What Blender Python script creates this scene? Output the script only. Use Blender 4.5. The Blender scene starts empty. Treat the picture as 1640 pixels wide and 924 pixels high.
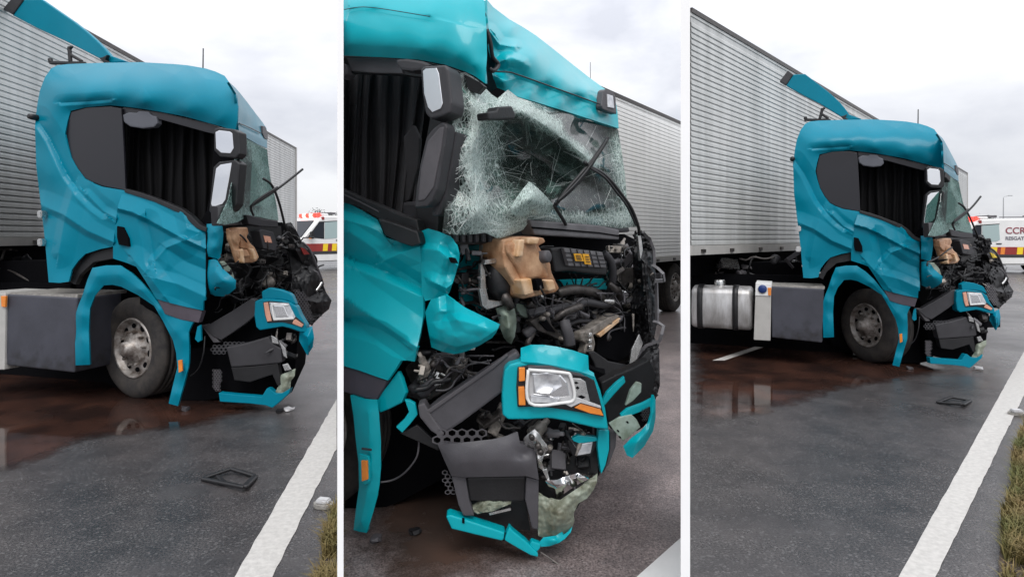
import bpy, bmesh, math, random
import numpy as np
from mathutils import Vector, Matrix, noise
from mathutils.geometry import delaunay_2d_cdt, tessellate_polygon
random.seed(7)
R = math.radians
scene = bpy.context.scene
COL = scene.collection

# ------------------------------------------------------------------ camera
F, CX, HY, H = 1000.0, 820.0, 380.0, 1.6        # focal length / horizon in photo pixels, eye height in metres
cam_d = bpy.data.cameras.new("camera")
cam_d.sensor_width = 36.0
cam_d.lens = F / 1640 * 36.0
cam_d.shift_y = -(462 - HY) / 1640
cam_d.clip_start = 0.05
cam_d.clip_end = 5000
cam = bpy.data.objects.new("camera", cam_d)
cam.location = (0, 0, H)
cam.rotation_euler = (R(90), 0, 0)
COL.objects.link(cam)
scene.camera = cam
scene.render.resolution_x, scene.render.resolution_y = 1024, 576

# ------------------------------------------------------------------ sky, sun, exposure
SUN_EL, SUN_AZ = 52, 178                         # overcast: very soft sun, high behind the viewer
world = bpy.data.worlds.new("World")
scene.world = world
world.use_nodes = True
wn, wl = world.node_tree.nodes, world.node_tree.links
wn.clear()
def N(nodes, t, **kw):
    n = nodes.new(t)
    for k, v in kw.items():
        setattr(n, k, v)
    return n
out = N(wn, "ShaderNodeOutputWorld")
bg = N(wn, "ShaderNodeBackground")
bg.inputs["Strength"].default_value = 0.1
sky = N(wn, "ShaderNodeTexSky", sky_type="NISHITA")
sky.sun_disc = False
sky.sun_elevation = R(SUN_EL)
sky.sun_rotation = R(SUN_AZ)
tc = N(wn, "ShaderNodeTexCoord")
mp = N(wn, "ShaderNodeMapping")
mp.inputs["Scale"].default_value = (1.0, 1.0, 2.3)
nz = N(wn, "ShaderNodeTexNoise")
nz.inputs["Scale"].default_value = 3.1
nz.inputs["Detail"].default_value = 7
nz.inputs["Roughness"].default_value = 0.52
nz.inputs["Distortion"].default_value = 0.25
rp = N(wn, "ShaderNodeValToRGB")
rp.color_ramp.elements[0].position = 0.33
rp.color_ramp.elements[0].color = (5.3, 5.45, 6.0, 1)
rp.color_ramp.elements[1].position = 0.62
rp.color_ramp.elements[1].color = (8.3, 8.35, 8.6, 1)
sep = N(wn, "ShaderNodeSeparateXYZ")
mr = N(wn, "ShaderNodeMapRange")                 # overcast sky: brighter towards the zenith
mr.inputs["From Min"].default_value = 0.0
mr.inputs["From Max"].default_value = 1.0
mr.inputs["To Min"].default_value = 0.93
mr.inputs["To Max"].default_value = 2.5
mulc = N(wn, "ShaderNodeVectorMath", operation="SCALE")
mx = N(wn, "ShaderNodeMix", data_type="RGBA")
mx.inputs["Factor"].default_value = 0.93
wl.new(tc.outputs["Generated"], mp.inputs["Vector"])
wl.new(mp.outputs["Vector"], nz.inputs["Vector"])
wl.new(nz.outputs["Fac"], rp.inputs["Fac"])
wl.new(tc.outputs["Generated"], sep.inputs["Vector"])
wl.new(sep.outputs["Z"], mr.inputs["Value"])
wl.new(rp.outputs["Color"], mulc.inputs[0])
wl.new(mr.outputs["Result"], mulc.inputs["Scale"])
wl.new(sky.outputs["Color"], mx.inputs["A"])
wl.new(mulc.outputs["Vector"], mx.inputs["B"])
wl.new(mx.outputs["Result"], bg.inputs["Color"])
wl.new(bg.outputs["Background"], out.inputs["Surface"])

sun_d = bpy.data.lights.new("sun", "SUN")
sun_d.energy = 1.5
sun_d.angle = R(30)
sun_d.color = (1.0, 0.97, 0.93)
sun = bpy.data.objects.new("sun", sun_d)
_az = R(SUN_AZ)                                  # compass-like: 0 = +Y, clockwise
_dir = Vector((math.sin(_az) * math.cos(R(SUN_EL)), math.cos(_az) * math.cos(R(SUN_EL)), math.sin(R(SUN_EL))))
sun.rotation_euler = _dir.to_track_quat('Z', 'Y').to_euler()
COL.objects.link(sun)

scene.view_settings.view_transform = 'Standard'
scene.view_settings.look = 'None'
scene.view_settings.gamma = 1.0
scene.view_settings.exposure = 0.17
scene.view_settings.use_curve_mapping = False
scene.render.engine = 'CYCLES'
scene.cycles.use_denoising = True
scene.cycles.max_bounces = 8
scene.cycles.transparent_max_bounces = 12

# ------------------------------------------------------------------ materials
def mat(name, col, rough=0.5, metal=0.0, var=0.0, vscale=6.0, dark=None, bump=0.0, bscale=60.0,
        coat=0.0, spec=0.5, stretch=(1, 1, 1), emit=None):
    m = bpy.data.materials.new(name)
    m.use_nodes = True
    nt = m.node_tree
    b = nt.nodes["Principled BSDF"]
    b.inputs["Base Color"].default_value = (*col, 1)
    b.inputs["Roughness"].default_value = rough
    b.inputs["Metallic"].default_value = metal
    b.inputs["Coat Weight"].default_value = coat
    b.inputs["Coat Roughness"].default_value = 0.08
    b.inputs["Specular IOR Level"].default_value = spec
    if emit:
        b.inputs["Emission Color"].default_value = (*emit[0], 1)
        b.inputs["Emission Strength"].default_value = emit[1]
    t = N(nt.nodes, "ShaderNodeTexCoord")
    mpn = N(nt.nodes, "ShaderNodeMapping")
    mpn.inputs["Scale"].default_value = stretch
    nt.links.new(t.outputs["Object"], mpn.inputs["Vector"])
    if var > 0:
        n = N(nt.nodes, "ShaderNodeTexNoise")
        n.inputs["Scale"].default_value = vscale
        n.inputs["Detail"].default_value = 6
        n.inputs["Roughness"].default_value = 0.65
        nt.links.new(mpn.outputs["Vector"], n.inputs["Vector"])
        r = N(nt.nodes, "ShaderNodeValToRGB")
        r.color_ramp.elements[0].position = 0.36
        r.color_ramp.elements[1].position = 0.66
        d = dark if dark else tuple(c * (1 - var) for c in col)
        r.color_ramp.elements[0].color = (*d, 1)
        r.color_ramp.elements[1].color = (*col, 1)
        nt.links.new(n.outputs["Fac"], r.inputs["Fac"])
        nt.links.new(r.outputs["Color"], b.inputs["Base Color"])
        q = N(nt.nodes, "ShaderNodeMapRange")
        q.inputs["To Min"].default_value = max(0.02, rough - 0.12)
        q.inputs["To Max"].default_value = min(1.0, rough + 0.15)
        nt.links.new(n.outputs["Fac"], q.inputs["Value"])
        nt.links.new(q.outputs["Result"], b.inputs["Roughness"])
    if bump > 0:
        n2 = N(nt.nodes, "ShaderNodeTexNoise")
        n2.inputs["Scale"].default_value = bscale
        n2.inputs["Detail"].default_value = 4
        nt.links.new(mpn.outputs["Vector"], n2.inputs["Vector"])
        bp = N(nt.nodes, "ShaderNodeBump")
        bp.inputs["Strength"].default_value = bump
        bp.inputs["Distance"].default_value = 0.01
        nt.links.new(n2.outputs["Fac"], bp.inputs["Height"])
        nt.links.new(bp.outputs["Normal"], b.inputs["Normal"])
    return m

M = {}
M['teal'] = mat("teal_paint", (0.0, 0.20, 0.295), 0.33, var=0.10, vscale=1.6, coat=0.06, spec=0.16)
M['teal_mid'] = mat("teal_paint_brightened", (0.0, 0.37, 0.435), 0.34, var=0.08, vscale=1.6, coat=0.25, spec=0.25)  # same teal, lightened: the middle bay's stronger light put into the colour
M['black'] = mat("black_plastic", (0.012, 0.012, 0.014), 0.45, var=0.5, vscale=8, bump=0.15, bscale=90)
M['void'] = mat("deep_shade_black", (0.004, 0.004, 0.005), 0.9, spec=0.05)  # near-black: deep shade of recesses and undersides put into the colour
M['plastic'] = mat("charcoal_plastic", (0.038, 0.037, 0.042), 0.55, var=0.3, vscale=6, bump=0.12, bscale=160)
M['plastic2'] = mat("grey_plastic", (0.085, 0.08, 0.088), 0.55, var=0.25, vscale=5, bump=0.10, bscale=160)
M['plastic_mid'] = mat("brightened_charcoal_plastic", (0.075, 0.072, 0.081), 0.5, var=0.25, vscale=6, bump=0.12, bscale=160)  # charcoal plastic lightened so the middle bay looks more brightly lit
M['grey_mid'] = mat("brightened_grey_plastic", (0.17, 0.165, 0.175), 0.5, var=0.3, vscale=8, bump=0.12, bscale=160)  # grey plastic raised in colour in place of stronger light on it
M['curtain_dark'] = mat("black_curtain_cloth", (0.010, 0.010, 0.011), 0.9, spec=0.1)
M['purple'] = mat("dusty_rocker_plastic", (0.075, 0.062, 0.08), 0.6, var=0.25, vscale=4, bump=0.1, bscale=120)
M['rubber'] = mat("tyre_rubber", (0.018, 0.017, 0.018), 0.75, var=0.3, vscale=7, dark=(0.055, 0.047, 0.041), bump=0.2, bscale=60)
M['alloy'] = mat("dull_wheel_alloy", (0.50, 0.475, 0.45), 0.45, metal=0.5, var=0.5, vscale=14, dark=(0.16, 0.13, 0.11))
M['steel'] = mat("bright_metal", (0.72, 0.72, 0.71), 0.25, metal=0.9, var=0.35, vscale=18)
M['castmetal'] = mat("dirty_cast_metal", (0.40, 0.36, 0.32), 0.5, metal=0.4, var=0.6, vscale=24, bump=0.3, bscale=60)
M['darkmetal'] = mat("oily_metal", (0.10, 0.09, 0.085), 0.4, metal=0.5, var=0.6, vscale=20, bump=0.3, bscale=50)
M['tan'] = mat("stained_tan_plastic", (0.61, 0.385, 0.235), 0.35, var=0.5, vscale=7, dark=(0.28, 0.12, 0.05), bump=0.25, bscale=14)
M['tanlight'] = mat("cream_plastic", (0.74, 0.55, 0.38), 0.42, var=0.3, vscale=9, dark=(0.55, 0.30, 0.13), bump=0.2, bscale=16)
M['jug'] = mat("pale_green_plastic", (0.38, 0.47, 0.41), 0.4, var=0.4, vscale=10, dark=(0.18, 0.22, 0.17))
M['lip'] = mat("muddy_translucent_plastic", (0.33, 0.38, 0.31), 0.45, var=0.6, vscale=7, dark=(0.12, 0.12, 0.08))
M['amber'] = mat("amber_lens", (0.85, 0.26, 0.03), 0.2, var=0.2, vscale=12, coat=0.6)
M['salmon'] = mat("faded_amber_lens", (0.72, 0.36, 0.25), 0.25, var=0.2, vscale=12, coat=0.5)
M['lens'] = mat("clear_lamp_lens", (0.80, 0.81, 0.83), 0.12, metal=0.35, var=0.35, vscale=16, coat=0.8, dark=(0.42, 0.43, 0.46))
M['chrome'] = mat("chrome", (0.86, 0.86, 0.87), 0.1, metal=1.0, bump=0.25, bscale=9)
M['mirror'] = mat("mirror_glass", (0.85, 0.86, 0.88), 0.03, metal=1.0, bump=0.06, bscale=5)
M['white'] = mat("white_paint", (0.80, 0.80, 0.79), 0.4, var=0.08, vscale=3)
M['wall'] = mat("white_wall_paint", (0.93, 0.93, 0.93), 0.7, var=0.03, vscale=3)
M['orange'] = mat("orange_label", (0.85, 0.42, 0.02), 0.5)
M['yellow'] = mat("yellow_sheet", (0.85, 0.60, 0.02), 0.45)
M['red'] = mat("dark_red_sheet", (0.30, 0.03, 0.025), 0.45, var=0.15, vscale=3)
M['redlamp'] = mat("lit_red_beacon", (0.9, 0.08, 0.05), 0.3, emit=((1.0, 0.04, 0.03), 1.6))
M['whitelamp'] = mat("lit_white_beacon", (0.9, 0.8, 0.75), 0.3, emit=((1.0, 0.35, 0.28), 3.0))
M['vanglass'] = mat("dark_van_glass", (0.03, 0.034, 0.042), 0.35, spec=0.08)
M['vanpane'] = mat("pale_van_glass", (0.36, 0.46, 0.46), 0.12, spec=0.6)
M['text'] = mat("maroon_lettering", (0.27, 0.06, 0.08), 0.5)
M['textgrey'] = mat("grey_lettering", (0.22, 0.21, 0.24), 0.5)
M['blue'] = mat("blue_cap_plastic", (0.010, 0.035, 0.16), 0.4)
M['box'] = mat("scuffed_grey_cover", (0.055, 0.057, 0.074), 0.5, var=0.25, vscale=4, bump=0.1, bscale=80)
def scuff(m):
    nt = m.node_tree; b = nt.nodes["Principled BSDF"]; L = nt.links
    src = b.inputs["Base Color"].links[0].from_socket
    t = N(nt.nodes, "ShaderNodeTexCoord"); sp = N(nt.nodes, "ShaderNodeSeparateXYZ"); L.new(t.outputs["Object"], sp.inputs[0])
    n = N(nt.nodes, "ShaderNodeTexNoise"); n.inputs["Scale"].default_value = 9; n.inputs["Detail"].default_value = 8; L.new(t.outputs["Object"], n.inputs["Vector"])
    q = N(nt.nodes, "ShaderNodeMapRange"); q.inputs["From Min"].default_value = .62; q.inputs["From Max"].default_value = .34; L.new(sp.outputs["Z"], q.inputs["Value"])
    a = N(nt.nodes, "ShaderNodeMath", operation="MULTIPLY_ADD"); a.inputs[1].default_value = 2.4; a.inputs[2].default_value = -1.7; L.new(n.outputs["Fac"], a.inputs[0])
    c = N(nt.nodes, "ShaderNodeMath", operation="ADD", use_clamp=True); L.new(a.outputs[0], c.inputs[0]); L.new(q.outputs["Result"], c.inputs[1])
    mx_ = N(nt.nodes, "ShaderNodeMix", data_type="RGBA"); L.new(c.outputs[0], mx_.inputs["Factor"]); L.new(src, mx_.inputs["A"]); mx_.inputs["B"].default_value = (.012, .011, .011, 1)
    L.new(mx_.outputs["Result"], b.inputs["Base Color"])
scuff(M['box'])
M['tread'] = mat("tread_plate", (0.42, 0.40, 0.37), 0.45, metal=0.3, var=0.4, vscale=20, bump=0.6, bscale=90)
M['cabinet'] = mat("pale_grey_metal", (0.46, 0.45, 0.43), 0.45, var=0.15, vscale=5)
M['tank'] = mat("polished_tank_metal", (0.60, 0.60, 0.61), 0.42, metal=0.5, var=0.45, vscale=5, dark=(0.30, 0.29, 0.28), stretch=(1.5, 1.5, 0.35))
M['cloth'] = mat("dark_curtain_cloth", (0.024, 0.023, 0.026), 0.9, var=0.2, vscale=12, bump=0.1, bscale=120)
M['quarter'] = mat("dark_quarter_panel", (0.013, 0.013, 0.018), 0.35, var=0.12, vscale=3)
M['visor'] = mat("grey_visor_plastic", (0.10, 0.105, 0.125), 0.5, var=0.1)
M['bark'] = mat("bark", (0.07, 0.055, 0.045), 0.9)
M['leaf'] = mat("far_foliage", (0.075, 0.09, 0.07), 0.8, var=0.4, vscale=1.5)
M['pole'] = mat("galvanised_pole", (0.42, 0.43, 0.44), 0.5, metal=0.4)
M['can'] = mat("dull_white_metal", (0.62, 0.62, 0.63), 0.4, var=0.3, vscale=12)
M['line'] = mat("worn_white_line", (0.54, 0.525, 0.50), 0.6, var=0.22, vscale=30, bump=0.25, bscale=140)

def node_mat(name):
    m = bpy.data.materials.new(name)
    m.use_nodes = True
    nt = m.node_tree
    return m, nt, nt.nodes["Principled BSDF"], nt.links

# trailer skin: pale aluminium with rain streaks
def trailer_mat(name, c0, c1):
    m, nt, b, L = node_mat(name)
    t = N(nt.nodes, "ShaderNodeTexCoord")
    a = N(nt.nodes, "ShaderNodeMapping"); a.inputs["Scale"].default_value = (1.6, 1.6, 0.12)
    n = N(nt.nodes, "ShaderNodeTexNoise"); n.inputs["Scale"].default_value = 3.0; n.inputs["Detail"].default_value = 8
    r = N(nt.nodes, "ShaderNodeValToRGB")
    r.color_ramp.elements[0].position = 0.32; r.color_ramp.elements[1].position = 0.66
    r.color_ramp.elements[0].color = (*c0, 1); r.color_ramp.elements[1].color = (*c1, 1)
    L.new(t.outputs["Object"], a.inputs["Vector"]); L.new(a.outputs["Vector"], n.inputs["Vector"])
    L.new(n.outputs["Fac"], r.inputs["Fac"]); L.new(r.outputs["Color"], b.inputs["Base Color"])
    b.inputs["Roughness"].default_value = 0.42
    b.inputs["Metallic"].default_value = 0.15
    return m
M['trailer'] = trailer_mat("trailer_skin", (0.44, 0.45, 0.44), (0.58, 0.59, 0.58))
M['trailer_brightened'] = trailer_mat("brightened_trailer_skin", (0.82, 0.82, 0.81), (0.90, 0.90, 0.89))  # trailer skin whitened in colour to look brightly lit in the middle bay

# wet asphalt
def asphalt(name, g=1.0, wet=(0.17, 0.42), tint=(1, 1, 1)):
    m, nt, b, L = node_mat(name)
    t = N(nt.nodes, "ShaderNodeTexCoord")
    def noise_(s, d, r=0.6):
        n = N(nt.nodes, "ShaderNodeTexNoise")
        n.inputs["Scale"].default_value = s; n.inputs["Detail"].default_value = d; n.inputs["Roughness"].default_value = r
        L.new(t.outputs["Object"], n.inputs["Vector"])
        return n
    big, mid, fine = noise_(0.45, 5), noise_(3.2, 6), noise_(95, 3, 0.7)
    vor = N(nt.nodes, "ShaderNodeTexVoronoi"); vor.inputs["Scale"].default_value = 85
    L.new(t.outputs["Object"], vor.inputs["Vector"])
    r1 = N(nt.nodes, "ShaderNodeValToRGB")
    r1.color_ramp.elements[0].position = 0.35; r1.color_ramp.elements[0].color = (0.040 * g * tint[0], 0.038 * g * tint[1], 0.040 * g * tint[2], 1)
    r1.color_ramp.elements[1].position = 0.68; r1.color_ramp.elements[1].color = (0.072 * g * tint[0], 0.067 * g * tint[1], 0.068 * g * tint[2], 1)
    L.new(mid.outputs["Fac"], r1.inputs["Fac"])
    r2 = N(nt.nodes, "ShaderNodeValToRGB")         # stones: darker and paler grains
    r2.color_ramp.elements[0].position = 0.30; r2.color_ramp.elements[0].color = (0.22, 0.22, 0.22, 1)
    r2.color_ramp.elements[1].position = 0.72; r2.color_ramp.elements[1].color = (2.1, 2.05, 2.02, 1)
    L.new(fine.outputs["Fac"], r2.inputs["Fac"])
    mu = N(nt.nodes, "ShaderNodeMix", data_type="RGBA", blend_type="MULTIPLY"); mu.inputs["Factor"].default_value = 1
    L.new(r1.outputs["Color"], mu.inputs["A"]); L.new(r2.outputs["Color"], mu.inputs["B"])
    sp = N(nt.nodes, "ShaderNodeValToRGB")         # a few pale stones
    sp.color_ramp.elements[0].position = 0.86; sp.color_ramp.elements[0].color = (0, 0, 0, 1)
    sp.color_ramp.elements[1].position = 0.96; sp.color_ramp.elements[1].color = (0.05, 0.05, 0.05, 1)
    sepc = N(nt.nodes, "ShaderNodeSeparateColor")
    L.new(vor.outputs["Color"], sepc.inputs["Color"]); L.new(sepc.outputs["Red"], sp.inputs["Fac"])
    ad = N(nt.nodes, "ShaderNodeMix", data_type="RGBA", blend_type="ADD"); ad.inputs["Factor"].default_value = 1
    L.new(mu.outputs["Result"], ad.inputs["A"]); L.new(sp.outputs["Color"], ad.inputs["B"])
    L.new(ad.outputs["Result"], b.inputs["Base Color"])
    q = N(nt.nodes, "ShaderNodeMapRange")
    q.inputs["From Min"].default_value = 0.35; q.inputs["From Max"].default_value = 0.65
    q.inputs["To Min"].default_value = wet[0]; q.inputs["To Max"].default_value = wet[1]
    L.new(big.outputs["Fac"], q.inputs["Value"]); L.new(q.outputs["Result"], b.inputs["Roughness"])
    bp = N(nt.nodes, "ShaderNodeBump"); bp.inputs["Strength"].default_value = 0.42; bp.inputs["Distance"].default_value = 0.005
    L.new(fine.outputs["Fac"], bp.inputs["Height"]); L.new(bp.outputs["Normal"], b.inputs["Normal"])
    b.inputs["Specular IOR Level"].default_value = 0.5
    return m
M['road'] = asphalt("wet_asphalt", 0.85)
M['road_brightened'] = asphalt("brightened_asphalt", 2.7, (0.28, 0.42), (1.08, 0.97, 0.93))  # same asphalt, lightened in colour in place of brighter light

def puddle_mat(name, c0, c1, rough, bump, top):
    m, nt, b, L = node_mat(name)
    t = N(nt.nodes, "ShaderNodeTexCoord")
    n = N(nt.nodes, "ShaderNodeTexNoise"); n.inputs["Scale"].default_value = 2.2; n.inputs["Detail"].default_value = 6
    r = N(nt.nodes, "ShaderNodeValToRGB")
    r.color_ramp.elements[0].position = 0.38; r.color_ramp.elements[1].position = 0.66
    r.color_ramp.elements[0].color = (*c0, 1); r.color_ramp.elements[1].color = (*c1, 1)
    n2 = N(nt.nodes, "ShaderNodeTexNoise"); n2.inputs["Scale"].default_value = 9
    bp = N(nt.nodes, "ShaderNodeBump"); bp.inputs["Strength"].default_value = bump; bp.inputs["Distance"].default_value = 0.004
    L.new(t.outputs["Object"], n.inputs["Vector"]); L.new(t.outputs["Object"], n2.inputs["Vector"])
    L.new(n.outputs["Fac"], r.inputs["Fac"]); L.new(r.outputs["Color"], b.inputs["Base Color"])
    L.new(n2.outputs["Fac"], bp.inputs["Height"]); L.new(bp.outputs["Normal"], b.inputs["Normal"])
    b.inputs["Roughness"].default_value = rough
    att = N(nt.nodes, "ShaderNodeAttribute", attribute_name="wet")
    n3 = N(nt.nodes, "ShaderNodeTexNoise"); n3.inputs["Scale"].default_value = 5.5; n3.inputs["Detail"].default_value = 8; n3.inputs["Roughness"].default_value = 0.7
    L.new(t.outputs["Object"], n3.inputs["Vector"])
    sm = N(nt.nodes, "ShaderNodeMath", operation="MULTIPLY_ADD"); sm.inputs[1].default_value = 1.6; sm.inputs[2].default_value = -0.95
    L.new(n3.outputs["Fac"], sm.inputs[0])
    ad = N(nt.nodes, "ShaderNodeMath", operation="ADD"); L.new(sm.outputs[0], ad.inputs[0]); L.new(att.outputs["Fac"], ad.inputs[1])
    mk = N(nt.nodes, "ShaderNodeMapRange"); mk.inputs["From Min"].default_value = 0.05; mk.inputs["From Max"].default_value = 0.75
    mk.inputs["To Max"].default_value = top
    L.new(ad.outputs[0], mk.inputs["Value"])
    tr = N(nt.nodes, "ShaderNodeBsdfTransparent"); ms = N(nt.nodes, "ShaderNodeMixShader")
    L.new(mk.outputs["Result"], ms.inputs[0]); L.new(tr.outputs[0], ms.inputs[1]); L.new(b.outputs[0], ms.inputs[2])
    L.new(ms.outputs[0], nt.nodes["Material Output"].inputs["Surface"])
    return m
M['puddle'] = puddle_mat("rusty_oily_water", (0.024, 0.014, 0.012), (0.066, 0.030, 0.021), 0.05, 0.10, 0.95)
M['damp'] = puddle_mat("brown_damp_film", (0.045, 0.030, 0.024), (0.095, 0.055, 0.040), 0.35, 0.8, 0.75)
M['soil'] = mat("damp_soil", (0.075, 0.055, 0.042), 0.9, var=0.6, vscale=14, bump=0.8, bscale=40)
M['grass'] = mat("dull_grass", (0.085, 0.095, 0.022), 0.7, var=0.5, vscale=3, dark=(0.20, 0.135, 0.05))

# shattered laminated glass
def glass_mat(name, tint, dens, white=(0.70, 0.80, 0.77), ior=1.5):
    m, nt, b, L = node_mat(name)
    nt.nodes.remove(b)
    o = nt.nodes["Material Output"]
    t = N(nt.nodes, "ShaderNodeTexCoord")
    att = N(nt.nodes, "ShaderNodeAttribute", attribute_name="dense")
    dist = N(nt.nodes, "ShaderNodeTexNoise"); dist.inputs["Scale"].default_value = 7
    L.new(t.outputs["Object"], dist.inputs["Vector"])
    wv = N(nt.nodes, "ShaderNodeMix", data_type="RGBA", blend_type="LINEAR_LIGHT"); wv.inputs["Factor"].default_value = 0.06
    L.new(t.outputs["Object"], wv.inputs["A"]); L.new(dist.outputs["Color"], wv.inputs["B"])
    acc = None
    for sc, rot, st, w0, lo in ((13, (0.5, 0.2, 0.3), (1, 1, 1), 0.024, -0.08), (30, (0.9, 0.7, 0.1), (1.5, 1, 0.5), 0.060, 0.0),
                            (52, (0.1, 0.4, 1.1), (1, 1, 0.38), 0.10, 0.15), (85, (0.6, 1.3, 0.5), (1, 1, 1), 0.14, 0.35)):
        mpn = N(nt.nodes, "ShaderNodeMapping"); mpn.inputs["Scale"].default_value = st; mpn.inputs["Rotation"].default_value = rot
        L.new(wv.outputs["Result"], mpn.inputs["Vector"])
        v = N(nt.nodes, "ShaderNodeTexVoronoi", feature="DISTANCE_TO_EDGE"); v.inputs["Scale"].default_value = sc * dens
        L.new(mpn.outputs["Vector"], v.inputs["Vector"])
        q = N(nt.nodes, "ShaderNodeMapRange"); q.inputs["From Min"].default_value = 0; q.inputs["From Max"].default_value = w0
        q.inputs["To Min"].default_value = 1; q.inputs["To Max"].default_value = 0
        L.new(v.outputs["Distance"], q.inputs["Value"])
        # finer layers only where the glass is densely crazed
        g = N(nt.nodes, "ShaderNodeMapRange"); g.inputs["From Min"].default_value = lo; g.inputs["From Max"].default_value = lo + 0.35
        L.new(att.outputs["Fac"], g.inputs["Value"])
        k = N(nt.nodes, "ShaderNodeMath", operation="MULTIPLY")
        L.new(q.outputs["Result"], k.inputs[0]); L.new(g.outputs["Result"], k.inputs[1])
        if acc is None: acc = k
        else:
            s = N(nt.nodes, "ShaderNodeMath", operation="MAXIMUM")
            L.new(acc.outputs[0], s.inputs[0]); L.new(k.outputs[0], s.inputs[1]); acc = s
    # powdery whitening in the densest places
    n3 = N(nt.nodes, "ShaderNodeTexNoise"); n3.inputs["Scale"].default_value = 38; n3.inputs["Detail"].default_value = 6
    L.new(t.outputs["Object"], n3.inputs["Vector"])
    pw = N(nt.nodes, "ShaderNodeMath", operation="MULTIPLY_ADD"); pw.inputs[1].default_value = 1.0; pw.inputs[2].default_value = -0.93
    L.new(n3.outputs["Fac"], pw.inputs[0])
    pa = N(nt.nodes, "ShaderNodeMath", operation="ADD"); L.new(pw.outputs[0], pa.inputs[0]); L.new(att.outputs["Fac"], pa.inputs[1])
    pc = N(nt.nodes, "ShaderNodeMapRange"); pc.inputs["From Min"].default_value = 0.12; pc.inputs["From Max"].default_value = 0.95
    pc.inputs["To Min"].default_value = 0.02; pc.inputs["To Max"].default_value = 0.85
    L.new(pa.outputs[0], pc.inputs["Value"])
    fin = N(nt.nodes, "ShaderNodeMath", operation="MAXIMUM")
    L.new(acc.outputs[0], fin.inputs[0]); L.new(pc.outputs["Result"], fin.inputs[1])
    clr = N(nt.nodes, "ShaderNodeBsdfTransparent"); clr.inputs["Color"].default_value = (*tint, 1)
    gl = N(nt.nodes, "ShaderNodeBsdfGlossy"); gl.inputs["Roughness"].default_value = 0.05
    fr = N(nt.nodes, "ShaderNodeFresnel"); fr.inputs["IOR"].default_value = ior
    pane = N(nt.nodes, "ShaderNodeMixShader")
    if ior < 1.3: pane.inputs[0].default_value = 0.07
    else: L.new(fr.outputs[0], pane.inputs[0])
    L.new(clr.outputs[0], pane.inputs[1]); L.new(gl.outputs[0], pane.inputs[2])
    df = N(nt.nodes, "ShaderNodeBsdfDiffuse"); df.inputs["Color"].default_value = (*white, 1)
    tl = N(nt.nodes, "ShaderNodeBsdfTranslucent"); tl.inputs["Color"].default_value = (*white, 1)
    wh = N(nt.nodes, "ShaderNodeMixShader"); wh.inputs[0].default_value = 0.3
    L.new(df.outputs[0], wh.inputs[1]); L.new(tl.outputs[0], wh.inputs[2])
    mixs = N(nt.nodes, "ShaderNodeMixShader")
    L.new(fin.outputs[0], mixs.inputs[0]); L.new(pane.outputs[0], mixs.inputs[1]); L.new(wh.outputs[0], mixs.inputs[2])
    L.new(mixs.outputs[0], o.inputs["Surface"])
    return m
M['glass'] = glass_mat("shattered_windscreen", (0.42, 0.56, 0.51), 1.0)
M['glass_far'] = glass_mat("crazed_windscreen", (0.30, 0.45, 0.42), 0.6, (0.40, 0.56, 0.53), 1.2)
M['crack'] = mat("glass_fracture", (0.80, 0.86, 0.84), 0.5)

# ------------------------------------------------------------------ mesh helpers
def at(px, py, Y):
    return Vector(((px - CX) / F * Y, Y, H - (py - HY) / F * Y))
def gnd(px, py, z=0.0):
    return at(px, py, (H - z) * F / (py - HY))

class VPlane:
    """A vertical plane standing in the scene; off moves a point out of it towards the viewer's side."""
    def __init__(s, p1, Y1, p2, Y2, k=1.0):
        a = Vector(((p1 - CX) / F * Y1, Y1, 0)); b = Vector(((p2 - CX) / F * Y2, Y2, 0))
        d = (b - a).normalized()
        n = Vector((-d.y, d.x, 0))
        if n.dot(a) > 0: n = -n
        s.n, s.c, s.k, s.d = n, n.dot(a), k, b - a
    def __call__(s, px, py, off=0.0):
        r = Vector(((px - CX) / F, 1.0, -(py - HY) / F))
        t = (s.c + off * s.k) / s.n.dot(r)
        return Vector((0, 0, H)) + r * t

def empty(name, loc, label, cat, group=None):
    o = bpy.data.objects.new(name, None)
    o.empty_display_size = 0.3
    o.location = loc
    COL.objects.link(o)
    o["label"] = label; o["category"] = cat
    if group: o["group"] = group
    return o
def origin(p):
    while p.parent: p = p.parent
    return p.location.copy()
def link(name, me, parent=None):
    o = bpy.data.objects.new(name, me)
    COL.objects.link(o)
    if parent is not None: o.parent = parent
    return o
CUT = None                                          # cutting plane (co, no): what lies behind it is removed
def finish(name, bm, m, parent=None, smooth=False, keep=None):
    if CUT is not None:
        bmesh.ops.bisect_plane(bm, geom=bm.verts[:] + bm.edges[:] + bm.faces[:], dist=1e-5, plane_co=CUT[0], plane_no=CUT[1], clear_inner=True)
    me = bpy.data.meshes.new(name)
    if parent is not None:
        off = origin(parent)
        for v in bm.verts: v.co -= off
    bm.to_mesh(me); bm.free()
    for mm in (m if isinstance(m, (list, tuple)) else [m]): me.materials.append(mm)
    if smooth:
        for p in me.polygons: p.use_smooth = True
    return link(name, me, parent)
def structure(o, kind="structure"):
    o["kind"] = kind
    return o
def tag(o, label, cat, group=None):
    o["label"] = label; o["category"] = cat
    if group: o["group"] = group
    return o

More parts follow.
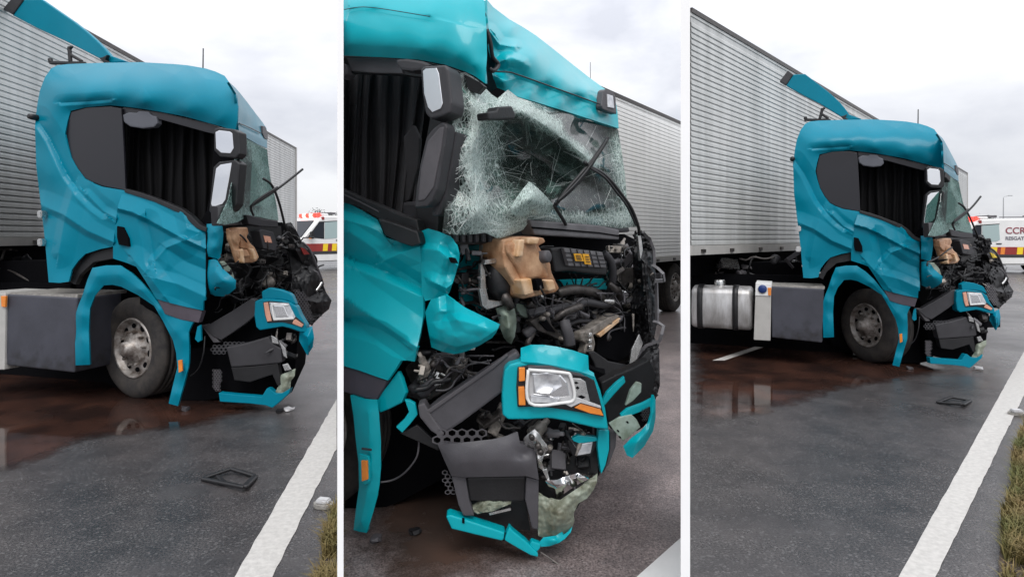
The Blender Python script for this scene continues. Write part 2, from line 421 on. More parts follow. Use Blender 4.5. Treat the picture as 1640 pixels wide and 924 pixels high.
def add_prism(bm, front, back, mi=0):
    n = len(front)
    a = [bm.verts.new(p) for p in front]; b = [bm.verts.new(p) for p in back]
    fs = [bm.faces.new(a), bm.faces.new(b[::-1])]
    for i in range(n):
        j = (i + 1) % n
        fs.append(bm.faces.new((a[j], a[i], b[i], b[j])))
    for f in fs: f.material_index = mi
    return fs
def prism(name, pts, fn, off, thick, m, parent, bevel=0.004, seg=2, shift=(0, 0, 0)):
    """A solid plate: outline on plane fn, back face `thick` metres behind it."""
    bm = bmesh.new()
    n = fn.n
    fr = [fn(p[0], p[1], off + (p[2] if len(p) > 2 else 0)) for p in pts]
    bk = [p - n * thick + Vector(shift) for p in fr]
    add_prism(bm, fr, bk)
    bmesh.ops.recalc_face_normals(bm, faces=bm.faces)
    if bevel:
        try: bmesh.ops.bevel(bm, geom=bm.edges[:], offset=bevel, segments=seg, affect='EDGES', clamp_overlap=True, profile=0.6)
        except Exception: pass
    return finish(name, bm, m, parent, smooth=False)
def extrude_vec(name, pts, fn, off, vec, m, parent, teal=None):
    bm = bmesh.new()
    fr = [fn(p[0], p[1], off) for p in pts]
    bk = [p + vec for p in fr]
    add_prism(bm, fr, bk)
    bmesh.ops.recalc_face_normals(bm, faces=bm.faces)
    ms = [m]
    if teal is not None:
        ms.append(teal)
        for f in bm.faces:
            f.normal_update()
            if f.normal.z > 0.35: f.material_index = 1
    return finish(name, bm, ms, parent)

def smooth_path(pts, sub=4):
    if len(pts) < 3: return [Vector(p) for p in pts]
    P = [Vector(p) for p in pts]; res = []
    for i in range(len(P) - 1):
        p0, p1, p2, p3 = P[max(i - 1, 0)], P[i], P[i + 1], P[min(i + 2, len(P) - 1)]
        for k in range(sub):
            t = k / sub
            res.append(0.5 * ((2 * p1) + (p2 - p0) * t + (2 * p0 - 5 * p1 + 4 * p2 - p3) * t * t + (3 * p1 - p0 - 3 * p2 + p3) * t ** 3))
    res.append(P[-1])
    return res
def add_tube(bm, pts, r, seg=8, rib=0.0, caps=True, flat=1.0):
    rings = []; up = None
    n = len(pts)
    for i, p in enumerate(pts):
        d = (pts[min(i + 1, n - 1)] - pts[max(i - 1, 0)])
        if d.length < 1e-9: d = Vector((0, 0, 1))
        d.normalize()
        if up is None:
            up = Vector((0, 0, 1)) if abs(d.z) < 0.9 else Vector((1, 0, 0))
        s = d.cross(up).normalized(); up = s.cross(d).normalized()
        rr = (r[i] if isinstance(r, (list, tuple)) else r) * (1 + (rib if i % 2 else 0))
        rings.append([bm.verts.new(p + (s * math.cos(a) * flat + up * math.sin(a)) * rr) for a in [2 * math.pi * k / seg for k in range(seg)]])
    for a, b in zip(rings, rings[1:]):
        for k in range(seg):
            bm.faces.new((a[k], a[(k + 1) % seg], b[(k + 1) % seg], b[k]))
    if caps:
        bm.faces.new(rings[0][::-1]); bm.faces.new(rings[-1])
def tube(name, pts, fn, r, m, parent, sub=4, seg=8, rib=0.0, curve=True):
    bm = bmesh.new()
    P = [fn(*p) for p in pts] if fn else [Vector(p) for p in pts]
    if curve: P = smooth_path(P, sub)
    add_tube(bm, P, r, seg, rib)
    bmesh.ops.recalc_face_normals(bm, faces=bm.faces)
    return finish(name, bm, m, parent, smooth=(seg > 5))
def add_box(bm, c, ax, ay, az, mi=0):
    vs = []
    for sx in (-1, 1):
        for sy in (-1, 1):
            for sz in (-1, 1):
                vs.append(bm.verts.new(c + ax * sx + ay * sy + az * sz))
    for q in ((0, 1, 3, 2), (4, 6, 7, 5), (0, 4, 5, 1), (2, 3, 7, 6), (0, 2, 6, 4), (1, 5, 7, 3)):
        f = bm.faces.new([vs[i] for i in q]); f.material_index = mi
def bar_box(bm, a, b, w, h, mi=0):
    """a rectangular bar from a to b, w wide (horizontal), h high"""
    a, b = Vector(a), Vector(b)
    d = (b - a); L = d.length / 2; d.normalize()
    s = d.cross(Vector((0, 0, 1)))
    if s.length < 1e-4: s = Vector((1, 0, 0))
    s.normalize(); u = s.cross(d).normalized()
    add_box(bm, (a + b) / 2, d * L, s * w / 2, u * h / 2, mi)

class Sheet:
    """Crumpled sheet metal: a traced outline on plane fn with measured dents (off) at control points."""
    def __init__(s, outline, ctrl=(), creases=(), holes=()):
        pts = [tuple(p) + (0.0,) * (3 - len(p)) for p in outline]
        n = len(pts)
        edges = [(i, (i + 1) % n) for i in range(n)]
        base = n
        pts += [tuple(c) + (0.0,) * (3 - len(c)) for c in ctrl]
        for a, b in creases: edges.append((base + a, base + b))
        v, e, f, ov, oe, of = delaunay_2d_cdt([Vector((p[0], -p[1])) for p in pts], edges, [], 1, 1e-4)
        s.v = []
        for i, co in enumerate(v):
            if ov[i]: off = pts[ov[i][0]][2]
            else: off = 0.0
            s.v.append((co.x, -co.y, off))
        s.f = [list(t) for t in f]
        s.cr = [tuple(e[i]) for i in range(len(e)) if any(k >= n for k in oe[i])]
    def eval(s, x, y):
        for t in s.f:
            (x1, y1, o1), (x2, y2, o2), (x3, y3, o3) = s.v[t[0]], s.v[t[1]], s.v[t[2]]
            dd = (y2 - y3) * (x1 - x3) + (x3 - x2) * (y1 - y3)
            if abs(dd) < 1e-9: continue
            a = ((y2 - y3) * (x - x3) + (x3 - x2) * (y - y3)) / dd
            b = ((y3 - y1) * (x - x3) + (x1 - x3) * (y - y3)) / dd
            c = 1 - a - b
            if a >= -1e-4 and b >= -1e-4 and c >= -1e-4: return a * o1 + b * o2 + c * o3
        return None
    def build(s, name, fn, m, parent, sub=3, smooth=3, thick=0.012, namp=0.0, nfreq=0.02, dense=None, k=1.0, fold=0.3, ridges=()):
        bm = bmesh.new()
        vs = [bm.verts.new((p[0], p[1], p[2] * 300.0 * k)) for p in s.v]       # px, py, offset (scaled to px-like units)
        for t in s.f:
            try: bm.faces.new([vs[i] for i in t])
            except ValueError: pass
        for a, b in s.cr:
            e = bm.edges.get((vs[a], vs[b]))
            if e and not e.is_boundary: e.seam = True
        # refine step by step, softening the dents but keeping the marked folds
        for lv in range(sub + 1):
            if lv: bmesh.ops.subdivide_edges(bm, edges=bm.edges[:], cuts=1, use_grid_fill=True)
            if lv == 0: continue
            for _ in range(smooth):
                new = {}
                for v in bm.verts:
                    if v.is_boundary: continue
                    es = [e for e in v.link_edges if e.seam]
                    if len(es) == 1: continue
                    es = es if len(es) >= 2 else v.link_edges
                    z = sum(e.other_vert(v).co.z for e in es) / len(es)
                    new[v] = 0.45 * v.co.z + 0.55 * z
                for v, z in new.items(): v.co.z = z
        for e in bm.edges: e.seam = False
        if len(s.v) > 12 and fold < 1:
            # thin-plate surface through the same measured points, mixed with the folded one
            C = np.array([[p[0] / 100, p[1] / 100] for p in s.v]); z = np.array([p[2] * 300.0 * k for p in s.v])
            def kern(d): return d * d * np.log(np.maximum(d, 1e-6))
            D = np.linalg.norm(C[:, None] - C[None], axis=2)
            n = len(C); A = np.zeros((n + 3, n + 3)); A[:n, :n] = kern(D) + np.eye(n) * 0.004
            A[:n, n] = 1; A[:n, n + 1:] = C; A[n, :n] = 1; A[n + 1:, :n] = C.T
            w = np.linalg.lstsq(A, np.concatenate([z, np.zeros(3)]), rcond=None)[0]
            vl = bm.verts[:]; Q = np.array([[v.co.x / 100, v.co.y / 100] for v in vl])
            E_ = kern(np.linalg.norm(Q[:, None] - C[None], axis=2)) @ w[:n] + w[n] + Q @ w[n + 1:]
            for v, t in zip(vl, E_): v.co.z = fold * v.co.z + (1 - fold) * float(t)
        for poly, hgt, wl, wr in ridges:             # sharp folds: a tent of height hgt along a line, falling off over wl / wr on its two sides
            hz = hgt * 300.0
            for v in bm.verts:
                x, y = v.co.x, v.co.y; best = None
                for (x1, y1), (x2, y2) in zip(poly, poly[1:]):
                    dx, dy = x2 - x1, y2 - y1
                    t = max(0.0, min(1.0, ((x - x1) * dx + (y - y1) * dy) / (dx * dx + dy * dy)))
                    d2 = (x - x1 - t * dx) ** 2 + (y - y1 - t * dy) ** 2
                    if best is None or d2 < best[0]: best = (d2, dx * (y - y1) - dy * (x - x1))
                d = math.sqrt(best[0]) / (wr if best[1] > 0 else wl)
                if d < 1: v.co.z += hz * (1 - d) * (1 - 0.2 * d)
        dl = None
        if dense:
            dl = bm.verts.layers.float.new("dense")
            for v in bm.verts: v[dl] = dense(v.co.x, v.co.y)
        for v in bm.verts:
            x, y, o = v.co.x, v.co.y, v.co.z / 300.0
            if namp: o += namp * (noise.noise(Vector((x * nfreq, y * nfreq, 3.1))) + 0.5 * noise.noise(Vector((x * nfreq * 2.7, y * nfreq * 2.7, 9.1))))
            v.co = fn(x, y, o)
        bm.normal_update()
        # face the viewer's side, give it thickness
        tot = sum(f.normal.dot(fn.n) * f.calc_area() for f in bm.faces)
        if tot < 0: bmesh.ops.reverse_faces(bm, faces=bm.faces[:])
        bm.normal_update()
        if thick:
            fr = bm.verts[:]; nb = {}
            for v in fr:
                w = bm.verts.new(v.co - v.normal * thick)
                if dl is not None: w[dl] = v[dl]
                nb[v] = w
            bound = [e for e in bm.edges if e.is_boundary]
            faces = bm.faces[:]
            loops = []
            for e in bound:
                l = e.link_loops[0]; loops.append((l.vert, l.link_loop_next.vert))
            for f in faces: bm.faces.new([nb[v] for v in reversed(f.verts[:])])
            for a, b in loops: bm.faces.new((b, a, nb[a], nb[b]))
        o = finish(name, bm, m, parent)
        for p in o.data.polygons: p.use_smooth = True
        try: o.data.set_sharp_from_angle(angle=R(55))
        except Exception: pass
        return o

def disc_lathe(bm, c, ax, prof, seg=40, mi=0):
    """prof: list of (radius, along-axis). Surface of revolution about ax through c."""
    ax = ax.normalized()
    u = ax.cross(Vector((0, 0, 1))).normalized(); w = u.cross(ax).normalized()
    rings = []
    for r, h in prof:
        rings.append([bm.verts.new(c + ax * h + (u * math.cos(2 * math.pi * k / seg) + w * math.sin(2 * math.pi * k / seg)) * max(r, 1e-4)) for k in range(seg)])
    for a, b in zip(rings, rings[1:]):
        for k in range(seg):
            f = bm.faces.new((a[k], a[(k + 1) % seg], b[(k + 1) % seg], b[k])); f.material_index = mi; f.smooth = True
def make_wheel(parent, c, ax, r=0.5, w=0.30, name="wheel", rim=True, holes=10, seg=48):
    """tyre with tread grooves; rim with nuts, hub and hand holes. ax points out of the visible face."""
    ax = ax.normalized()
    bm = bmesh.new()
    prof = [(r * 0.58, -0.02), (r * 0.62, 0.0), (r * 0.72, 0.018), (r * 0.84, 0.02), (r * 0.93, 0.004), (r * 0.985, -0.02)]
    k = 5
    for i in range(k):
        a0 = -0.03 - (w - 0.05) * i / k; a1 = -0.03 - (w - 0.05) * (i + 0.8) / k; a2 = -0.03 - (w - 0.05) * (i + 0.99) / k
        prof += [(r, a0), (r, a1), (r * 0.97, a1 - 0.002), (r * 0.97, a2)]
    prof += [(r * 0.985, -w + 0.01), (r * 0.9, -w), (r * 0.58, -w + 0.01)]
    disc_lathe(bm, c, ax, prof, seg)
    bmesh.ops.recalc_face_normals(bm, faces=bm.faces)
    ty = finish(name, bm, M['rubber'], parent)
    if rim:
        bm = bmesh.new()
        disc_lathe(bm, c, ax, [(r * 0.60, -0.012), (r * 0.585, 0.006), (r * 0.555, 0.0), (r * 0.53, -0.05), (r * 0.50, -0.055), (r * 0.36, -0.035), (r * 0.31, -0.03),
                               (r * 0.29, -0.005), (r * 0.22, 0.0), (r * 0.20, 0.02), (r * 0.15, 0.03), (r * 0.14, 0.085), (r * 0.10, 0.10), (0, 0.10)], seg)
        u = ax.cross(Vector((0, 0, 1))).normalized(); wv = u.cross(ax).normalized()
        for i in range(holes):
            a = 2 * math.pi * (i + 0.3) / holes
            d = u * math.cos(a) + wv * math.sin(a)
            cc = c + d * r * 0.435 - ax * 0.044
            t = ax.cross(d)
            ring = [bm.verts.new(cc + ax * 0.006 + d * math.cos(q) * r * 0.052 + t * math.sin(q) * r * 0.07) for q in [2 * math.pi * j / 10 for j in range(10)]]
            f = bm.faces.new(ring); f.material_index = 1
            a += math.pi / holes
            d = u * math.cos(a) + wv * math.sin(a)
            cc = c + d * r * 0.335 - ax * 0.03
            add_tube(bm, [cc, cc + ax * 0.045], 0.014, 6)
        finish("rim", bm, [M['alloy'], M['void']], ty)
    return ty

def hexmesh(name, poly, fn, off, cell, m, parent, wall=0.22, thick=0.02):
    """a honeycomb plastic lattice filling a pixel polygon"""
    def inside(x, y):
        c = False; n = len(poly)
        for i in range(n):
            x1, y1 = poly[i][:2]; x2, y2 = poly[(i + 1) % n][:2]
            if (y1 > y) != (y2 > y) and x < (x2 - x1) * (y - y1) / (y2 - y1) + x1: c = not c
        return c
    bm = bmesh.new()
    xs = [p[0] for p in poly]; ys = [p[1] for p in poly]
    dx, dy = cell, cell * 0.7
    j = 0; y = min(ys)
    while y < max(ys):
        x = min(xs) + (dx / 2 if j % 2 else 0)
        while x < max(xs):
            if inside(x, y):
                o = [(x + math.cos(R(60 * k + 30)) * dx * 0.577, y + math.sin(R(60 * k + 30)) * dx * 0.46) for k in range(6)]
                i_ = [(x + (q[0] - x) * (1 - wall * 2), y + (q[1] - y) * (1 - wall * 2)) for q in o]
                P = [[fn(q[0], q[1], off) for q in o], [fn(q[0], q[1], off) for q in i_], [fn(q[0], q[1], off - thick) for q in i_]]
                V = [[bm.verts.new(p) for p in ring] for ring in P]
                for a, b in zip(V, V[1:]):
                    for k in range(6):
                        bm.faces.new((a[k], a[(k + 1) % 6], b[(k + 1) % 6], b[k]))
            x += dx
        y += dy; j += 1
    bmesh.ops.recalc_face_normals(bm, faces=bm.faces)
    return finish(name, bm, m, parent)

def clutter(parent, fn, poly, n, seed, hose_r=(0.008, 0.02), off=(-0.45, -0.12), size=(0.03, 0.09), k=1.0, dark=False):
    """the broken engine bay: hoses, brackets and housings of many shapes inside a pixel polygon"""
    rnd = random.Random(seed)
    xs = [p[0] for p in poly]; ys = [p[1] for p in poly]
    def pick():
        while True:
            x, y = rnd.uniform(min(xs), max(xs)), rnd.uniform(min(ys), max(ys))
            c = False; q = len(poly)
            for i in range(q):
                x1, y1 = poly[i]; x2, y2 = poly[(i + 1) % q]
                if (y1 > y) != (y2 > y) and x < (x2 - x1) * (y - y1) / (y2 - y1) + x1: c = not c
            if c: return x, y
    mats = [M['black'], M['plastic'], M['plastic2'], M['darkmetal'], M['darkmetal'], M['castmetal'], M['grey_mid'], M['steel']]
    if dark: mats = [M['black']] * 5 + [M['void'], M['plastic'], M['darkmetal'], M['castmetal']]
    for i in range(n):
        x, y = pick(); o = rnd.uniform(*off)
        kind = rnd.random()
        if kind < 0.42:
            pts = [(x, y, o)]
            a = rnd.uniform(0, 6.28)
            for _ in range(4):
                a += rnd.uniform(-0.9, 0.9)
                x += math.cos(a) * rnd.uniform(9, 26) * k; y += math.sin(a) * rnd.uniform(6, 18) * k; o += rnd.uniform(-0.05, 0.05)
                pts.append((min(max(x, min(xs)), max(xs)), min(max(y, min(ys)), max(ys)), min(o, off[1])))
            ribbed = rnd.random() < 0.25
            tube("hose", pts, fn, rnd.uniform(*hose_r), rnd.choice(mats[:5]), parent, sub=6 if ribbed else 3, seg=7, rib=0.25 if ribbed else 0)
        elif kind < 0.78:
            c = fn(x, y, o)
            rot = Matrix.Rotation(rnd.uniform(0, 6.28), 3, 'X') @ Matrix.Rotation(rnd.uniform(0, 6.28), 3, 'Y')
            s = [rnd.uniform(*size), rnd.uniform(*size) * 0.7, rnd.uniform(0.006, 0.03)]
            bm = bmesh.new()
            add_box(bm, c, rot @ Vector((s[0], 0, 0)), rot @ Vector((0, s[1], 0)), rot @ Vector((0, 0, s[2])))
            c2 = c + rot @ Vector((s[0], 0, s[0] * 0.5))
            add_box(bm, c2, rot @ Vector((0.006, 0, 0)), rot @ Vector((0, s[1] * 0.8, 0)), rot @ Vector((0, 0, s[0] * 0.5)))
            if rnd.random() < 0.6:
                add_tube(bm, [c, c + rot @ Vector((0, 0, s[2] + 0.03))], s[1] * 0.4, 10)
            bmesh.ops.bevel(bm, geom=bm.edges[:], offset=0.003, segments=1, affect='EDGES', clamp_overlap=True)
            finish("bracket", bm, rnd.choice(mats), parent)
        else:
            c = fn(x, y, o)
            ax = Vector((rnd.uniform(-1, 1), rnd.uniform(-1, 1), rnd.uniform(-1, 1))).normalized()
            bm = bmesh.new(); r = rnd.uniform(*size) * 0.55
            disc_lathe(bm, c, ax, [(0, 0), (r, 0), (r * 1.05, 0.01), (r, 0.03), (r * 0.85, 0.035), (r * 0.85, 0.08), (r * 0.5, 0.09), (r * 0.45, 0.12), (0, 0.122)], 14)
            finish("housing", bm, rnd.choice(mats), parent)
def wires(parent, fn, poly, n, seed, off=(-0.3, -0.04), r=0.004, m=None, name="wiring"):
    """a torn wiring loom: thin cables joined into one part"""
    rnd = random.Random(seed)
    xs = [p[0] for p in poly]; ys = [p[1] for p in poly]
    bm = bmesh.new()
    for i in range(n):
        x, y, o = rnd.uniform(min(xs), max(xs)), rnd.uniform(min(ys), max(ys)), rnd.uniform(*off)
        a = rnd.uniform(0, 6.28); pts = []
        for _ in range(5):
            pts.append(fn(min(max(x, min(xs)), max(xs)), min(max(y, min(ys)), max(ys)), o))
            a += rnd.uniform(-1, 1); x += math.cos(a) * rnd.uniform(5, 16); y += math.sin(a) * rnd.uniform(5, 16)
            o = min(max(o + rnd.uniform(-0.04, 0.04), off[0]), off[1])
        add_tube(bm, smooth_path(pts, 3), rnd.uniform(0.6, 1.5) * r, 5)
    o = finish(name, bm, m or M['black'], parent, smooth=True)
    o["kind"] = "stuff"
    return o

# ------------------------------------------------------------------ the three views of the place: planes the wrecks stand on
class View: pass
V1, V2, V3 = View(), View(), View()
V1.s = VPlane(60, 6.1, 379, 5.5)          # near side of the cab
V1.f = VPlane(379, 5.5, 428, 7.6, 0.3)    # front of the cab (seen almost edge-on)
V1.e = VPlane(355, 5.55, 500, 6.6)        # torn-open engine bay
V1.b = VPlane(330, 5.75, 500, 5.75)       # displaced bumper and lamp
V1.w = lambda x, y: (x, y)
V3.s = VPlane(1283, 7.8, 1515, 7.2)
V3.f = VPlane(1513, 7.2, 1538, 9.2, 0.3)
V3.e = VPlane(1495, 7.3, 1600, 8.5)
V3.b = VPlane(1470, 7.5, 1600, 7.45)
def _w3(x, y):
    kx = 0.743
    nx = 1303 + kx * (x - 100)
    if x > 379 and y < 370:
        t = min(1.0, max(0.0, (370 - y) / 140.0))
        nx = 1510.3 + (x - 379) * (0.743 * (1 - t) + 0.50 * t)
    if y < 100 and x < 200: nx += 17 * (200 - x) / 195 * min(1, (100 - y) / 30)
    return nx, 195 + 0.72 * (y - 105)
V3.w = _w3
V2.s = VPlane(550, 3.35, 735, 3.05)
V2.f = VPlane(735, 3.05, 990, 4.6)
V2.e = VPlane(735, 3.25, 1045, 4.5)
V2.b = VPlane(700, 3.1, 960, 3.15)
V2.w = lambda x, y: (x, y)
class Warp:
    """a plane of a view, addressed in the coordinates its outlines were measured in"""
    def __init__(s, plane, w): s.p, s.wf, s.n, s.d = plane, w, plane.n, plane.d
    def __call__(s, x, y, off=0.0):
        a, b = s.wf(x, y)
        return s.p(a, b, off)
for _v in (V1, V2, V3):
    for _k in "sfeb": setattr(_v, _k, Warp(getattr(_v, _k), _v.w))

# ------------------------------------------------------------------ ground
bm = bmesh.new()
bm.faces.new([bm.verts.new(p) for p in ((-900, -60, 0), (900, -60, 0), (900, 1500, 0), (-900, 1500, 0))])
structure(finish("road", bm, M['road']))
def ground_patch(name, pts, z, m, kind="structure", sub=0, jitter=0.0, fine=False):
    bm = bmesh.new()
    P = [gnd(x, y, z) for x, y in pts]
    if fine:
        Q = smooth_path(P + [P[0]], 8)[:-1]
        P = [q + Vector((noise.noise(q * 2.3), noise.noise(q * 2.3 + Vector((9, 0, 0))), 0)) * jitter for q in Q]
    for p in P: p.z = z
    vs = [bm.verts.new(p) for p in P]
    f = bm.faces.new(vs)
    bmesh.ops.triangulate(bm, faces=[f])
    bmesh.ops.recalc_face_normals(bm, faces=bm.faces)
    for f in bm.faces:
        if f.normal.z < 0: f.normal_flip()
    return structure(finish(name, bm, m), kind)
def puddle(pts, z, m, jitter, rim):
    """a thin wet film whose depth (attribute 'wet') falls to nothing at its ragged rim"""
    P = [gnd(x, y, z) for x, y in pts]
    Q = smooth_path(P + [P[0]], 8)[:-1]
    Q = [q + Vector((noise.noise(q * 2.3), noise.noise(q * 2.3 + Vector((9, 0, 0))), 0)) * jitter for q in Q]
    n = len(Q)
    def ins(x, y):
        c = False
        for i in range(n):
            a, b = Q[i], Q[(i + 1) % n]
            if (a.y > y) != (b.y > y) and x < (b.x - a.x) * (y - a.y) / (b.y - a.y) + a.x: c = not c
        return c
    def dist(x, y):
        p = Vector((x, y)); best = 9
        for i in range(n):
            a, b = Q[i].xy, Q[(i + 1) % n].xy; d = b - a
            t = max(0, min(1, (p - a).dot(d) / max(d.length_squared, 1e-9)))
            best = min(best, (a + d * t - p).length)
        return best
    V = [Vector((q.x, q.y)) for q in Q]
    xs = [q.x for q in Q]; ys = [q.y for q in Q]
    st = rim * 0.45; x = min(xs)
    while x < max(xs):
        y = min(ys)
        while y < max(ys):
            xx, yy = x + random.uniform(-.2, .2) * st, y + random.uniform(-.2, .2) * st
            if ins(xx, yy) and dist(xx, yy) > st * 0.4: V.append(Vector((xx, yy)))
            y += st
        x += st
    v, e, f, ov, oe, of = delaunay_2d_cdt(V, [(i, (i + 1) % n) for i in range(n)], [], 1, 1e-5)
    bm = bmesh.new(); L = bm.verts.layers.float.new("wet")
    vs = []
    for c in v:
        w = bm.verts.new((c.x, c.y, z)); w[L] = min(1, dist(c.x, c.y) / rim); vs.append(w)
    for t in f: bm.faces.new([vs[i] for i in t])
    for q in bm.faces:
        q.normal_update()
        if q.normal.z < 0: q.normal_flip()
    return structure(finish("puddle", bm, m))
def edge_line(l0, l1, r0, r1, z=0.004):
    """painted strip between its left and right edge, cut into short lengths with a slightly ragged edge"""
    bm = bmesh.new()
    a0, a1, b0, b1 = [gnd(*p, z) for p in (l0, l1, r0, r1)]
    n = 160; prev = None
    for i in range(n + 1):
        t = i / n
        p = a0.lerp(a1, t); q = b0.lerp(b1, t); d = (q - p)
        p = p + d * 0.03 * noise.noise(p * 9); q = q + d * 0.03 * noise.noise(q * 9 + Vector((4, 4, 0)))
        p.z = q.z = z
        cur = (bm.verts.new(p), bm.verts.new(q))
        if prev: bm.faces.new((prev[0], prev[1], cur[1], cur[0]))
        prev = cur
    return structure(finish("edge_line", bm, M['line']))
ground_patch('road', [(545.5, 1060), (545.5, 560), (545.5, 440), (1097, 400), (1097, 560), (1097, 1060)], 0.003, M['road_brightened'])  # overlay on the middle bay's road, its brighter light painted in
edge_line((340, 985), (539, 639), (405, 985), (539, 717))
bm = bmesh.new()
_q = [gnd(*p, 0.007) for p in ((955, 980), (1093, 858), (1094, 980))]
bm.faces.new([bm.verts.new(p) for p in _q]); bmesh.ops.recalc_face_normals(bm, faces=bm.faces)
for f in bm.faces:
    if f.normal.z < 0: f.normal_flip()
structure(finish("edge_line", bm, M['white']))  # whiter than the other edge lines to offset the partition's shade
edge_line((1405, 985), (1700, 455), (1468, 985), (1700, 510))
edge_line((1141, 577), (1345, 511), (1160, 577), (1352, 512), 0.010)

puddle([(-90, 600), (-90, 775), (0, 762), (40, 755), (80, 742), (112, 726), (140, 710), (175, 703), (215, 700), (260, 694), (310, 690), (350, 678), (400, 664), (440, 655), (380, 630), (300, 585), (100, 560)], 0.005, M['puddle'], 0.05, 0.30)
puddle([(1100, 545), (1098, 668), (1180, 672), (1240, 666), (1262, 655), (1310, 644), (1350, 632), (1385, 622), (1440, 616), (1490, 603), (1545, 590), (1500, 560), (1400, 535), (1250, 525), (1150, 527)], 0.005, M['puddle'], 0.04, 0.30)
puddle([(560, 985), (553, 760), (560, 690), (640, 650), (760, 660), (860, 760), (900, 860), (880, 910), (800, 940), (700, 985)], 0.006, M['damp'], 0.06, 0.35)

# grass verge beyond the edge line, left and right scenes
def verge(pts, seed, nb, hmax):
    ground_patch("verge", pts, 0.018, M['soil'], jitter=0.02, fine=True)
    rnd = random.Random(seed)
    P = [gnd(x, y, 0) for x, y in pts]
    xs = [p.x for p in P]; ys = [p.y for p in P]
    def ins(x, y):
        c = False; n = len(P)
        for i in range(n):
            a, b = P[i], P[(i + 1) % n]
            if (a.y > y) != (b.y > y) and x < (b.x - a.x) * (y - a.y) / (b.y - a.y) + a.x: c = not c
        return c
    bm = bmesh.new()
    k = 0
    while k < nb:
        x, y = rnd.uniform(min(xs), max(xs)), rnd.uniform(min(ys), max(ys))
        if not ins(x, y): continue
        k += 1
        if noise.noise(Vector((x * 3.1, y * 3.1, 1))) < rnd.uniform(-0.35, 0.1): continue
        hh = rnd.uniform(0.35, 1) * hmax; a = rnd.uniform(0, 6.28); lean = rnd.uniform(0.15, 0.9) * hh
        dx, dy = math.cos(a), math.sin(a); w = rnd.uniform(0.002, 0.0045)
        b0 = Vector((x, y, 0.015)); s = Vector((-dy, dx, 0)) * w
        m1 = b0 + Vector((dx, dy, 0)) * lean * 0.35 + Vector((0, 0, hh * 0.65))
        tp = b0 + Vector((dx, dy, 0)) * lean + Vector((0, 0, hh * rnd.uniform(0.6, 1)))
        v = [bm.verts.new(p) for p in (b0 - s, b0 + s, m1 + s * 0.7, m1 - s * 0.7, tp)]
        bm.faces.new(v[:4]); bm.faces.new((v[3], v[2], v[4]))
    structure(finish("grass", bm, M['grass']), "stuff")
verge([(539, 822), (530, 845), (518, 880), (511, 930), (503, 1000), (539, 1000)], 3, 5000, 0.12)
verge([(1720, 650), (1655, 672), (1634, 700), (1622, 740), (1620, 790), (1604, 830), (1606, 880), (1608, 1000), (1800, 1000)], 5, 24000, 0.13)

# ------------------------------------------------------------------ white partition walls between the three bays
def partition(p0, p1, Y0, Y1, hgt, label):
    c = (p0 + p1) / 2; d = Vector(((c - CX) / F, 1, 0)).normalized()
    w = (p1 - p0) / F * Y0
    s = Vector((1, 0, 0))
    a = Vector(((c - CX) / F * Y0, Y0, 0)); b = Vector(((c - CX) / F * Y1, Y1, 0))
    bm = bmesh.new()
    add_prism(bm, [a - s * w / 2, a + s * w / 2, a + s * w / 2 + Vector((0, 0, hgt)), a - s * w / 2 + Vector((0, 0, hgt))],
              [b - s * w / 2, b + s * w / 2, b + s * w / 2 + Vector((0, 0, hgt)), b - s * w / 2 + Vector((0, 0, hgt))])
    bmesh.ops.recalc_face_normals(bm, faces=bm.faces)
    tag(finish("partition_wall", bm, M['wall']), label, "wall")
partition(540.2, 550.2, 2.5, 5.0, 2.75, "thin tall white partition wall left of the close-up cab")
partition(1090.2, 1105.2, 2.5, 3.6, 2.75, "thicker tall white partition wall between close-up cab and silver fuel tank")

